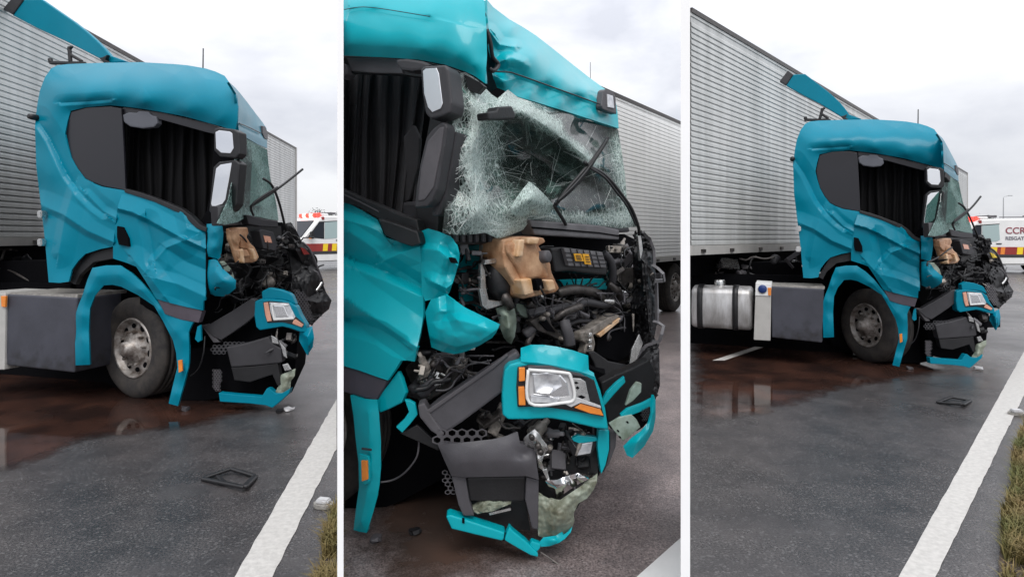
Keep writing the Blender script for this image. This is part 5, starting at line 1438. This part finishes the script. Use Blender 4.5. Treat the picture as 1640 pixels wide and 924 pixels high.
    prism("steering_column", [(800, 230), (880, 215), (930, 250), (925, 330), (820, 330)], Fp, -.42, .1, M['black'], root, .02)
    prism("seat_back", [(880, 230), (935, 235), (950, 340), (870, 340)], Fp, -.75, .15, M['quarter'], root, .03)
    # --- cowl and wipers
    cw = prism("cowl", [(847, 351), (858, 353), (960, 361), (992, 368), (992, 384), (960, 382), (928, 380), (856, 376)], E, .10, .10, M['grey_mid'], root, .01)
    prism("cowl_groove", [(853, 363), (960, 372), (992, 377), (992, 379), (960, 374), (853, 366)], E, .106, .01, M['void'], cw, 0)
    prism("cowl_left", [(725, 374), (742, 371), (762, 374), (778, 370), (792, 373), (795, 385), (770, 392), (740, 392), (727, 390)], E, .04, .08, M['black'], root, .008)
    bm = bmesh.new()
    for x in (730, 741, 752, 763, 774, 785):
        add_box(bm, E(x, 381, .055), E.d.normalized() * .012, E.n * .012, Vector((0, 0, .022)))
    bmesh.ops.bevel(bm, geom=bm.edges[:], offset=.004, segments=1, affect='EDGES'); finish("cowl_clips", bm, M['plastic2'], root)
    wp = tube("wiper", [(889, 329, .18), (905, 308, .21), (926, 284, .24), (948, 258, .27), (964, 236, .30), (974, 220, .32)], E, [.012] * 11 + [.012] * 10, M['black'], root, sub=4, seg=6)
    tube("wiper_blade", [(892, 323, .22), (915, 302, .25), (938, 276, .28), (958, 248, .31), (973, 224, .33)], E, .008, M['black'], wp, sub=4, seg=6)
    tube("wiper_blade", [(888, 326, .20), (905, 315, .23), (930, 290, .25), (950, 262, .27), (966, 232, .29)], E, .006, M['black'], wp, sub=4, seg=6)
    tube("wiper_arm", [(888, 329, .18), (893, 338, .16), (902, 352, .13), (906, 360, .11)], E, .011, M['black'], wp, sub=3, seg=6)
    w2 = tube("wiper", [(936, 260, .26), (945, 268, .26), (962, 276, .25), (976, 288, .24), (988, 302, .23), (1000, 318, .2), (1012, 336, .17), (1022, 362, .14), (1024, 376, .12)], E, .012, M['black'], root, sub=4, seg=6)
    tube("wiper_blade", [(946, 270, .29), (968, 284, .28), (986, 306, .26), (1004, 330, .22), (1018, 360, .18)], E, .007, M['black'], w2, sub=4, seg=6)
    # --- engine bay
    bay = [(715, 380), (800, 385), (1000, 375), (1040, 395), (1052, 500), (1040, 580), (1000, 640), (940, 600), (840, 560), (760, 600), (690, 640), (655, 640), (650, 580), (690, 540)]
    extrude_vec("engine_bay_dark_block", bay, E, -.52, E.n * -1.0, M['void'], root)  # black backing block, darkness of the open bay put into its colour
    extrude_vec("engine_bay_dark_block", [(640, 560), (700, 540), (830, 540), (970, 600), (975, 680), (960, 760), (900, 830), (760, 830), (720, 760), (645, 800), (552, 840), (552, 640)], B, -.62, Vector((.1, .9, 0)), M['void'], root)  # black block added behind the front to keep light out
    prism("teal_bulkhead", [(738, 395), (778, 390), (786, 480), (780, 498), (740, 480)], E, -.20, .03, T, root, .004)
    prism("teal_bulkhead", [(896, 448), (975, 446), (980, 464), (902, 462)], E, -.30, .03, T, root, .004)
    tk = prism("coolant_tank", [(807, 384), (822, 380), (839, 378), (858, 379), (872, 381), (875, 388), (864, 394), (870, 404), (880, 414), (883, 424), (884, 434), (890, 448), (897, 462), (890, 469), (868, 473), (839, 479), (831, 474), (828, 460), (818, 443), (809, 428), (806, 405)], E, .16, .20, M['tan'], root, .016, 3)
    prism("tank_face", [(813, 389), (858, 385), (862, 398), (874, 420), (881, 444), (840, 450), (827, 424), (814, 406)], E, .185, .06, M['tan'], tk, .030, 4)
    for q in ([(832, 384), (842, 383), (838, 412), (828, 412)], [(835, 448), (852, 445), (856, 470), (842, 474)], [(874, 448), (888, 448), (892, 464), (880, 467)], [(846, 380), (866, 381), (862, 392), (846, 391)]):
        prism("tank_rib", q, E, .215, .10, M['tanlight'], tk, .014, 3)
    prism("tank_recess", [(858, 448), (868, 446), (872, 462), (862, 466)], E, .20, .05, M['void'], tk, .004)
    tube("tank_lead", [(865, 458, .25), (868, 466, .26), (873, 474, .2)], E, .006, M['black'], tk, seg=6)
    cax = (E.n + Vector((.35, 0, .15))).normalized()
    bm = bmesh.new(); disc_lathe(bm, E(874, 411, .20), cax, [(0, .022), (.028, .022), (.033, .018), (.035, .0), (.035, -.06)], 20); finish("tank_cap", bm, M['plastic2'], tk)
    fb = prism("fuse_box", [(882, 398), (903, 396), (966, 403), (973, 430), (972, 441), (950, 439), (912, 434), (889, 436)], E, .05, .20, M['black'], root, .012)
    lid = prism("fuse_box_lid", [(903, 397), (965, 404), (972, 429), (911, 426)], E, .075, .03, M['grey_mid'], fb, .006)
    bm = bmesh.new()
    for k in range(1, 6):
        t = k / 6; bar_box(bm, E(903 + 62 * t, 397 + 7 * t, .078), E(911 + 61 * t, 426 + 3 * t, .078), .004, .006)
    for k in range(1, 4):
        t = k / 4; bar_box(bm, E(903 + 8 * t, 397 + 29 * t, .078), E(965 + 7 * t, 404 + 25 * t, .078), .006, .004)
    finish("lid_ribs", bm, M['black'], fb)
    prism("warning_label", [(919, 406), (931, 406.5), (935, 418.5), (922, 418)], E, .086, .004, M['orange'], fb, 0)
    prism("warning_label", [(933, 406.5), (943, 407), (947, 424), (937, 423)], E, .086, .004, M['orange'], fb, 0)
    bm = bmesh.new()
    for (x0, y0, x1, y1) in ((922, 409, 930, 409.5), (923, 412, 931, 412.5), (924, 415, 932, 415.5), (937, 411, 943, 411.4), (938, 415, 944, 415.4), (939, 419, 945, 419.4)):
        bar_box(bm, E(x0, y0, .090), E(x1, y1, .090), .003, .004)
    finish("label_print", bm, M['plastic'], fb)
    # filter canister and its bracket
    fp_ = [E(792, 418, .02), E(792, 428, .02), E(800, 462, .05), E(804, 474, .05)]
    bm = bmesh.new(); add_tube(bm, fp_, [.055, .068, .068, .05], 16); finish("filter_canister", bm, M['black'], root, smooth=True)
    bm = bmesh.new(); add_tube(bm, [E(806, 470, .08), E(811, 480, .09), E(819, 494, .10)], [.026, .03, .022], 12); finish("valve", bm, M['darkmetal'], root, smooth=True)
    prism("bracket", [(773, 392), (790, 385), (796, 392), (800, 408), (782, 414), (774, 408)], E, .0, .03, M['castmetal'], root, .006)
    prism("bracket", [(778, 416), (800, 413), (806, 413), (806, 420), (790, 422), (776, 424)], E, .10, .03, M['steel'], root, .004)
    prism("bracket", [(770, 422), (776, 420), (779, 462), (784, 486), (776, 490), (770, 465)], E, .06, .02, M['steel'], root, .003)
    prism("bracket", [(768, 462), (775, 461), (782, 480), (808, 483), (806, 488), (780, 496), (773, 490)], E, .08, .02, M['steel'], root, .004)
    jg = Sheet([(794, 494, .02), (808, 489, .05), (824, 494, .04), (827, 508, .05), (827, 524, .04), (824, 540, .04), (819, 551, .02), (812, 547, .02), (807, 541, .02), (801, 525, .02), (799, 512, .02)], [(811, 505, .10), (815, 525, .11), (816, 540, .07), (806, 512, .06)], [(0, 1)])
    jg.build("washer_jug", E, M['jug'], root, sub=3, smooth=2, thick=.02)
    prism("jug_neck", [(826, 486), (850, 484), (864, 490), (858, 500), (845, 510), (835, 505), (828, 495)], E, -.02, .08, M['jug'], root, .012)
    br = prism("engine_mount", [(849, 515), (862, 508), (872, 501), (880, 506), (884, 520), (905, 541), (900, 547), (880, 536), (862, 530)], E, .06, .05, M['darkmetal'], root, .008)
    prism("mount_web", [(864, 516), (876, 512), (890, 532), (878, 530)], E, .07, .02, M['void'], br, .002)
    for q in ((868, 510), (899, 542), (875, 503)):
        bm = bmesh.new(); disc_lathe(bm, E(q[0], q[1], .07), E.n, [(0, .02), (.012, .02), (.014, 0), (.014, -.02)], 8); finish("mount_bolt", bm, M['castmetal'], br)
    tube("ribbed_hose", [(903, 514, .08), (907, 526, .10), (911, 540, .11), (912, 552, .11)], E, .030, M['plastic2'], root, sub=8, seg=12, rib=.22)
    tube("coolant_hose", [(893, 470, -.02), (908, 465, .0), (925, 464, .0), (942, 466, .0), (955, 470, .0), (963, 478, -.02), (960, 490, -.06)], E, .032, M['darkmetal'], root, sub=4, seg=12)
    tube("coolant_hose", [(966, 405, .0), (976, 415, .02), (981, 430, .02), (981, 450, .0), (976, 468, -.04)], E, .026, M['plastic'], root, sub=4, seg=12)
    tube("coolant_hose", [(975, 455, .02), (984, 462, .04), (992, 468, .02), (988, 482, -.02), (965, 483, -.02)], E, .022, M['darkmetal'], root, sub=4, seg=10)
    tube("intake_pipe", [(878, 500, .0), (900, 492, .02), (922, 488, .03), (940, 484, .02), (965, 488, .02), (985, 484, -.02)], E, .024, M['plastic'], root, sub=4, seg=10)
    tube("intake_pipe", [(886, 512, .0), (905, 500, .05), (930, 490, .06)], E, .022, M['darkmetal'], root, sub=4, seg=10)
    rd = prism("radiator_core", [(958, 534), (993, 508), (1030, 500), (1036, 530), (1026, 560), (990, 580), (955, 568)], E, .02, .10, M['void'], root, .006)
    prism("radiator_tank", [(933, 534), (944, 527), (984, 502), (994, 506), (960, 532), (944, 540)], E, .06, .08, M['castmetal'], root, .008)
    prism("radiator_bar", [(958, 536), (993, 509), (996, 512), (962, 540)], E, .07, .03, M['tanlight'], rd, .003)
    prism("radiator_end", [(930, 532), (942, 528), (950, 534), (954, 550), (950, 568), (936, 566), (940, 550), (930, 545)], E, .08, .06, M['castmetal'], root, .01)
    for y in (536, 546, 556):
        bm = bmesh.new(); add_box(bm, E(944, y, .09), E.d.normalized() * .014, E.n * .012, Vector((0, 0, .012))); bmesh.ops.bevel(bm, geom=bm.edges[:], offset=.004, segments=1, affect='EDGES'); finish("end_fitting", bm, M['steel'], root)
    clutter(root, E, [(725, 392), (806, 395), (812, 470), (790, 500), (735, 480)], 30, 101, off=(-.30, .02), size=(.025, .07), hose_r=(.006, .016), k=1.0)
    clutter(root, E, [(820, 480), (985, 470), (1000, 500), (935, 530), (920, 555), (830, 548)], 46, 102, off=(-.34, .02), size=(.025, .08), hose_r=(.008, .02), k=1.1)
    clutter(root, E, [(968, 395), (1030, 385), (1040, 440), (1035, 510), (985, 490)], 34, 103, off=(-.30, .03), size=(.03, .09), hose_r=(.008, .022), k=.9)
    clutter(root, E, [(955, 540), (1020, 500), (1040, 560), (1010, 640), (970, 600)], 18, 104, off=(-.30, .0), size=(.04, .10), k=.9)
    clutter(root, B, [(655, 575), (745, 565), (790, 565), (700, 625), (660, 630)], 22, 105, off=(-.45, -.06), size=(.03, .09), k=1.0)
    clutter(root, B, [(770, 650), (830, 672), (950, 690), (945, 760), (870, 760), (860, 700), (780, 690)], 34, 106, off=(-.35, -.02), size=(.03, .08), k=1.0)
    wires(root, E, [(730, 395), (830, 480), (1000, 470), (1040, 400), (1030, 560), (850, 560)], 120, 107, off=(-.25, .0), r=.005)
    wires(root, E, [(880, 470), (1000, 470), (990, 520), (850, 530)], 40, 108, off=(-.1, .05), r=.005, m=M['plastic2'])
    clutter(root, E, [(725, 392), (806, 395), (812, 470), (1000, 480), (1035, 400), (1035, 520), (930, 545), (830, 548), (740, 500)], 90, 120, off=(-.12, .06), size=(.008, .028), hose_r=(.003, .007), k=.8)
    clutter(root, B, [(660, 575), (790, 570), (700, 625)], 26, 121, off=(-.2, .0), size=(.008, .03), hose_r=(.003, .007), k=.8)
    clutter(root, B, [(770, 655), (950, 690), (945, 770), (870, 770), (850, 700)], 40, 122, off=(-.2, .0), size=(.008, .028), hose_r=(.003, .007), k=.8)
    # --- far corner: folded grille and step handles
    gr = Sheet([(1018, 372, .05), (1030, 372, .08), (1040, 385, .10), (1047, 400, .10), (1050, 440, .11), (1051, 480, .11), (1053, 515, .10), (1048, 540, .09), (1056, 560, .10), (1057, 617, .08), (1050, 640, .05), (1036, 640, .02), (1014, 645, .0), (1004, 628, .02), (1022, 590, .03), (1020, 560, .02), (1012, 500, .0), (1015, 440, .0), (1012, 400, .02)],
               [(1032, 420, .16), (1024, 450, .03), (1036, 480, .17), (1026, 520, .04), (1040, 530, .14), (1036, 590, .12), (1044, 610, .08), (1022, 620, .08), (1042, 450, .10)], [(0, 2), (2, 4)])
    gr.build("radiator_grille", E, M['black'], root, sub=4, smooth=0, fold=1, thick=.02, namp=.014, nfreq=.2)
    def bar(name, pts, r, m):
        bm = bmesh.new(); P = [E(*p) for p in pts]
        add_tube(bm, P, r * .62, 4, flat=1.5)
        bmesh.ops.recalc_face_normals(bm, faces=bm.faces)
        return finish(name, bm, m, root)
    bar("grille_trim", [(1030, 372, .13), (1041, 384, .14), (1047, 400, .15), (1048, 425, .15)], .016, M['grey_mid'])
    bar("step_handle", [(1046, 425, .15), (1054, 430, .20), (1062, 438, .23), (1064, 449, .22), (1049, 450, .16)], .018, M['grey_mid'])
    bar("grille_trim", [(1051, 452, .15), (1052, 480, .15), (1052, 514, .15)], .020, M['grey_mid'])
    bar("step_handle", [(1047, 515, .16), (1055, 517, .20), (1063, 522, .23), (1060, 535, .23), (1056, 546, .21), (1036, 553, .14), (1026, 562, .10), (1018, 574, .08)], .018, M['grey_mid'])
    prism("chrome_strip", [(1012, 560), (1024, 535), (1030, 550), (1020, 575), (1008, 590)], E, .13, .01, M['steel'], root, .003)
    prism("chrome_strip", [(1022, 378), (1026, 372), (1030, 400), (1026, 418)], E, .12, .02, M['steel'], root, .003)
    prism("broken_plastic", [(942, 564), (952, 562), (975, 578), (1015, 586), (1040, 560), (1046, 590), (1038, 620), (1012, 640), (1000, 612), (970, 606), (955, 596), (952, 582)], E, .10, .03, M['black'], root, .008)
    # --- headlamp unit
    sr = Sheet([(806, 606, .06), (808, 590, .05), (814, 583, .04), (834, 578, .04), (862, 579, .05), (892, 584, .07), (930, 593, .08), (953, 601, .07), (960, 620, .06), (968, 650, .06), (973, 672, .06), (976, 689, .04), (955, 686, .06), (930, 680, .08), (905, 673, .09), (880, 669, .09), (845, 671, .08), (814, 671, .06), (805, 664, .05), (804, 635, .06),
                ], [(816, 596, .11), (816, 650, .11), (840, 661, .12), (880, 660, .13), (930, 670, .12), (960, 678, .09), (890, 590, .10), (850, 585, .09), (950, 612, .09)], [])
    srp = prism("headlight_surround", [(806, 606), (808, 592), (815, 584), (834, 579), (862, 580), (892, 585), (930, 594), (953, 602), (962, 625), (970, 655), (975, 688), (955, 686), (930, 680), (905, 674), (880, 670), (845, 672), (814, 672), (805, 665), (804, 635)], B, .10, .14, T, root, .013, 3)
    fp2 = Sheet([(834, 557, .0), (850, 552, .03), (870, 552, .05), (892, 555, .06), (918, 561, .07), (942, 569, .06), (943, 592, .08), (951, 597, .09), (952, 603, .12), (930, 595, .13), (892, 586, .13), (862, 581, .12), (834, 579, .10)], [(870, 566, .07), (910, 576, .09), (850, 566, .06)], [])
    fp2.build("surround_flap", B, T, root, sub=3, smooth=2, thick=.02)
    hl = prism("headlight", [(829, 588), (850, 584), (886, 586), (936, 600), (952, 609), (961, 640), (968, 668), (945, 663), (904, 656), (866, 651), (829, 652), (827, 620)], B, .112, .10, M['black'], root, .006)
    prism("lamp_housing", [(845, 590), (886, 587), (917, 596), (922, 640), (900, 648), (846, 648)], B, .118, .04, M['can'], hl, .008)
    prism("reflector_bowl", [(852, 597), (898, 600), (909, 612), (914, 636), (886, 638), (854, 632)], B, .122, .02, M['chrome'], hl, .008)
    lb = Sheet([(854, 600, .14), (876, 598, .15), (896, 601, .14), (900, 618, .145), (880, 630, .15), (858, 628, .14)], [(876, 612, .11), (866, 608, .13), (888, 616, .125)], [])
    lb.build("lens", B, M['lens'], hl, sub=3, smooth=2, thick=.006)
    rim = [(846, 592), (904, 597), (914, 604), (920, 638), (900, 645), (848, 645)]
    bm = bmesh.new(); P = smooth_path([B(*p, .135) for p in rim + rim[:1]], 5)
    add_tube(bm, P, .008, 8); finish("lens_rim", bm, M['white'], hl, smooth=True)
    prism("lower_reflector", [(850, 633), (898, 638), (892, 645), (850, 644)], B, .13, .012, M['lens'], hl, .003)
    prism("chrome_backplate", [(916, 605), (930, 606), (938, 611), (945, 642), (922, 638)], B, .13, .012, M['steel'], hl, .004)
    for x, y, a, b in ((923, 613, 4, 2), (925, 621, 3.2, 2.6), (931, 636, 7, 3.5)):
        prism("backplate_hole", [(x - a, y), (x, y - b), (x + a, y), (x, y + b)], B, .133, .006, M['void'], hl, 0)
    prism("turn_signal", [(831, 589), (841, 589), (841, 610), (831, 611)], B, .13, .03, M['amber'], hl, .004)
    prism("turn_signal", [(830, 620), (840, 619), (842, 649), (831, 649)], B, .13, .03, M['amber'], hl, .004)
    prism("turn_signal", [(920, 653), (930, 646), (962, 655), (967, 666), (945, 662)], B, .13, .03, M['amber'], hl, .004)
    prism("lens_edge", [(900, 645), (925, 636), (962, 650), (963, 654), (930, 645), (915, 652)], B, .136, .015, M['can'], hl, .003)
    prism("lens_edge", [(845, 586), (886, 585), (930, 598), (940, 604), (920, 601), (886, 590), (846, 590)], B, .125, .012, M['plastic2'], hl, .003)
    # --- slanted beam, bumper corner
    sb = prism("slanted_bumper_beam", [(682, 660), (700, 645), (740, 618), (790, 586), (826, 562), (834, 570), (820, 590), (806, 608), (805, 628), (775, 650), (740, 676), (712, 695), (700, 690)], B, .02, .10, M['plastic_mid'], root, .012)
    prism("beam_lip", [(682, 658), (790, 583), (812, 566), (814, 570), (792, 589), (688, 662)], B, .03, .02, M['plastic2'], sb, .004)
    prism("beam_end", [(669, 648), (680, 645), (688, 660), (712, 694), (708, 702), (690, 690), (672, 668)], B, .03, .10, M['plastic2'], root, .01)
    prism("torn_flange", [(648, 640), (656, 641), (665, 646), (669, 664), (656, 680), (644, 693), (634, 684), (647, 672), (655, 660)], B, -.02, .03, T, root, .005)
    prism("torn_plate", [(640, 694), (668, 680), (690, 700), (704, 714), (702, 722), (680, 712)], B, -.06, .03, M['black'], root, .006)
    hexmesh("honeycomb_bracket", [(702, 688), (734, 682), (790, 697), (760, 706), (702, 710), (686, 718), (684, 704)], B, .03, 16, M['plastic2'], root, wall=.16, thick=.03)
    hexmesh("honeycomb_bracket", [(712, 750), (722, 762), (728, 795), (718, 790), (708, 772)], B, -.02, 9, M['plastic2'], root, wall=.18, thick=.03)
    bc = Sheet([(701, 712, .06), (735, 709, .08), (789, 703, .09), (810, 698, .09), (829, 691, .08), (833, 710, .09), (845, 716, .09), (857, 719, .07), (859, 738, .09), (863, 768, .08), (843, 762, .08), (800, 763, .08), (746, 764, .07), (723, 762, .05), (711, 735, .05)],
               [(740, 740, .10), (790, 738, .11), (835, 738, .11), (838, 728, .075), (852, 730, .09), (720, 735, .08), (760, 720, .11), (815, 715, .11), (815, 755, .09)], [(0, 1), (1, 2)])
    bco = bc.build("bumper_corner", B, M['plastic_mid'], root, sub=3, smooth=2, thick=.05)
    prism("corner_column", [(843, 763), (863, 769), (863, 800), (862, 848), (852, 846), (846, 820), (841, 800)], B, .05, .08, M['plastic_mid'], bco, .008)
    prism("corner_recess", [(747, 765), (843, 763), (841, 802), (790, 803), (752, 802)], B, .02, .04, M['black'], bco, .008)
    prism("corner_flank", [(723, 762), (746, 764), (752, 802), (760, 826), (742, 826), (734, 808)], B, .04, .06, M['plastic_mid'], bco, .008)
    prism("corner_floor", [(750, 802), (842, 802), (850, 850), (820, 846), (760, 828)], B, -.10, .04, M['black'], bco, .004)
    gp = Sheet([(748, 812, -.02), (775, 798, .0), (820, 800, .0), (818, 806, .02), (790, 818, .03), (765, 822, .02)], [(785, 808, .05)], [])
    gp.build("muddy_liner", B, M['lip'], root, sub=3, smooth=1, thick=.008, namp=.02, nfreq=.1)
    bm = bmesh.new(); bar_box(bm, B(784, 822, -.02), B(818, 814, .0), .012, .012); finish("step_rod", bm, M['steel'], root)
    lp = Sheet([(862, 790, .05), (878, 797, .06), (897, 800, .08), (930, 778, .09), (957, 758, .07), (956, 772, .08), (950, 785, .08), (940, 798, .08), (926, 806, .10), (919, 822, .08), (920, 834, .07), (916, 845, .06), (903, 854, .05), (890, 860, .05), (876, 862, .04), (862, 858, .03), (860, 825, .03)],
               [(885, 818, .11), (905, 812, .13), (930, 792, .12), (895, 838, .12), (875, 840, .08), (910, 830, .12), (872, 815, .07)], [(0, 1), (1, 2)])
    lp.build("splash_lip", B, M['lip'], root, sub=4, smooth=2, thick=.008, namp=.012, nfreq=.06)
    prism("lip_backing", [(862, 770), (955, 700), (958, 760), (920, 820), (890, 850), (862, 850)], B, -.08, .05, M['black'], root, 0)
    bl = prism("bumper_lip", [(714, 827), (720, 824), (745, 832), (809, 853), (812, 862), (803, 866), (760, 856), (723, 847)], B, .05, .08, T, root, .01, 3)
    prism("lip_notch", [(740, 831), (744, 832), (744, 838), (740, 837)], B, .055, .02, M['void'], bl, 0)
    prism("lip_seam", [(808, 853), (810, 853.5), (808, 866), (806, 865.5)], B, .053, .01, M['void'], bl, 0)
    prism("lip_tongue", [(812, 852), (816, 843), (822, 850), (842, 866), (862, 886), (862, 892), (850, 889), (830, 878), (808, 865)], B, .07, .05, T, root, .008)
    prism("lip_tongue", [(849, 870), (852, 866), (866, 871), (865, 878), (860, 883), (850, 880)], B, .06, .04, T, root, .006)
    rl = Sheet([(864, 868, .05), (870, 860, .05), (890, 857, .06), (900, 851, .07), (902, 856, .07), (911, 850, .08), (917, 843, .07), (914, 852, .08), (905, 862, .08), (895, 869, .07), (880, 874, .06), (866, 875, .05)], [(888, 865, .10)], [])
    rl.build("lip_end", B, T, root, sub=2, smooth=1, thick=.02)
    tube("loose_cable", [(866, 884, .05), (876, 890, .06), (890, 900, .08), (904, 910, .10)], B, .004, M['darkmetal'], root, seg=5)
    # --- lamp brackets below the headlamp
    cb = Sheet([(838, 702, .08), (845, 695, .10), (856, 687, .12), (864, 694, .12), (868, 702, .11), (876, 712, .10), (878, 720, .08), (872, 726, .07), (868, 740, .07), (872, 754, .05), (862, 748, .05), (858, 730, .07), (855, 717, .08), (843, 717, .07)], [(856, 702, .14), (866, 714, .12), (862, 735, .10)], [])
    cbo = cb.build("lamp_bracket", B, M['steel'], root, sub=3, smooth=1, thick=.015)
    for q in ((852, 700), (862, 714), (866, 724)):
        bm = bmesh.new(); disc_lathe(bm, B(q[0], q[1], .125), B.n, [(0, .012), (.013, .012), (.015, 0), (.015, -.02)], 10); finish("bracket_bolt", bm, M['darkmetal'], cbo)
    prism("lamp_strut", [(868, 752), (876, 750), (880, 766), (878, 772)], B, .06, .03, M['steel'], root, .004)
    fg = prism("fog_lamp", [(908, 706), (924, 698), (954, 703), (958, 712), (946, 730), (918, 732)], B, .0, .10, M['black'], root, .008)
    prism("fog_lens", [(926, 711), (950, 707), (946, 726), (921, 730)], B, .006, .03, M['lens'], fg, .006)
    prism("fog_cover", [(912, 704), (926, 697), (956, 700), (958, 706), (928, 710)], B, .01, .03, T, fg, .004)
    cp = Sheet([(873, 769, .06), (892, 768, .09), (908, 762, .10), (926, 757, .10), (934, 762, .11), (943, 767, .10), (928, 774, .08), (912, 784, .07), (892, 799, .05), (884, 788, .04)], [(905, 775, .13), (915, 768, .07), (890, 782, .09), (925, 764, .13)], [(0, 1), (1, 3)])
    cp.build("chrome_panel", B, M['chrome'], root, sub=3, smooth=1, thick=.01)
    prism("teal_upright", [(959, 687), (976, 689), (976, 720), (970, 745), (963, 760), (960, 740), (957, 715)], B, .03, .05, T, root, .006)
    prism("upright_flank", [(977, 692), (988, 690), (986, 716), (976, 742), (966, 757), (972, 740), (977, 718)], B, .0, .05, M['plastic2'], root, .004)
    prism("bumper_frame", [(962, 612), (985, 600), (1010, 590), (1040, 575), (1052, 600), (1044, 645), (1030, 652), (1005, 662), (990, 668), (980, 690), (972, 668)], B, -.22, .10, M['black'], root, .01)
    # --- far bumper end, pushed outward
    be = Sheet([(998, 714, .10), (1012, 700, .12), (1026, 690, .14), (1040, 674, .14), (1045, 650, .14), (1047, 632, .12), (1050, 640, .12), (1050, 668, .13), (1046, 690, .13), (1032, 714, .13), (1013, 733, .12), (1004, 729, .10)], [(1020, 708, .17), (1038, 690, .17), (1046, 660, .15)], [(0, 1), (1, 2)])
    be.build("bumper_end", B, T, root, sub=3, smooth=1, thick=.02)
    prism("bumper_beam", [(994, 664), (1005, 655), (1030, 646), (1045, 638), (1046, 648), (1030, 658), (1008, 666), (995, 670)], B, .05, .03, T, root, .005)
    prism("bumper_brace", [(964, 643), (972, 628), (988, 612), (1000, 603), (1002, 612), (985, 630), (968, 650)], B, -.05, .03, T, root, .005)
    prism("bumper_brace", [(1002, 650), (1010, 625), (1020, 612), (1028, 614), (1027, 628), (1014, 642)], B, -.02, .03, M['jug'], root, .005)
    ip = prism("inner_plate", [(975, 678), (992, 668), (1012, 664), (1020, 672), (1026, 684), (1012, 696), (998, 706), (984, 690)], B, .06, .015, M['jug'], root, .004)
    for x, y in ((990, 690), (993, 700), (1005, 676)): prism("plate_hole", [(x - 2.5, y - 1), (x, y - 2), (x + 2.5, y + 1), (x, y + 2)], B, .063, .006, M['void'], ip, 0)
    prism("end_void", [(1018, 662), (1042, 650), (1044, 668), (1030, 684), (1020, 690), (1012, 676)], B, .03, .05, M['void'], root, 0)
    hexmesh("grille_mesh", [(1026, 655), (1042, 650), (1042, 668), (1030, 676)], B, .05, 4, M['plastic'], root)
    # --- flare and wheel
    fl = Sheet([(561, 633, .05), (580, 638, .05), (604, 640, .05), (607, 662, .05), (610, 705, .05), (610, 750, .05), (608, 775, .05), (604, 797, .05), (596, 826, .05), (587, 853, .04), (576, 851, .04), (566, 848, .04), (570, 815, .05), (575, 780, .05), (574, 740, .05), (569, 698, .05), (566, 665, .05)],
               [(590, 660, .09), (592, 700, .10), (594, 750, .10), (588, 790, .10), (578, 835, .08), (582, 680, .08)], [(0, 1), (1, 2), (2, 3), (3, 4)])
    f = fl.build("wheel_flare", S, T, root, sub=3, smooth=2, k=.7, fold=.6, thick=.03)
    prism("marker_recess", [(575, 725), (590, 730), (593, 745), (592, 772), (584, 777), (576, 770)], S, .088, .012, M['teal_mid'], f, .006)
    prism("side_marker", [(578, 737), (587, 738), (588, 768), (579, 771)], S, .10, .016, M['amber'], f, .004)
    prism("fender_mark", [(579, 717), (594, 719), (594, 722), (579, 720)], S, .098, .008, M['plastic'], f, 0)
    prism("flare_upper", [(601, 642), (618, 620), (637, 594), (643, 606), (650, 629), (643, 645), (625, 654), (608, 661)], S, .0, .03, T, root, .008)
    Yw = 3.62; kx = (478 - CX) / F
    c = Vector((kx * Yw, Yw, 0.5)); los = Vector((-kx, -1, 0)).normalized()
    ax = Matrix.Rotation(R(-30), 3, 'Z') @ los
    make_wheel(root, c, ax, .5, .32)
    prism("inner_arch", [(552, 630), (640, 600), (690, 640), (700, 760), (720, 800), (640, 820), (552, 840)], S, -.78, .2, M['void'], root, 0)
    prism("inner_fender_liner", [(646, 590), (664, 572), (720, 570), (740, 590), (720, 622), (690, 640), (670, 646)], S, -.22, .05, M['darkmetal'], root, .02)
    tube("hanging_cable", [(671, 700, -.05), (668, 730, -.03), (650, 755, -.03), (630, 768, -.04), (609, 772, .0)], S, .005, M['plastic2'], root, seg=6)
    extrude_vec("underbody", [(560, 640), (900, 640), (900, 760), (700, 800), (560, 830)], B, -1.2, Vector((0, 1.2, 0)), M['void'], root)
    CUT = None
    return root
close_truck(V2, "close-up teal truck cab with shattered windshield and torn-open engine bay")
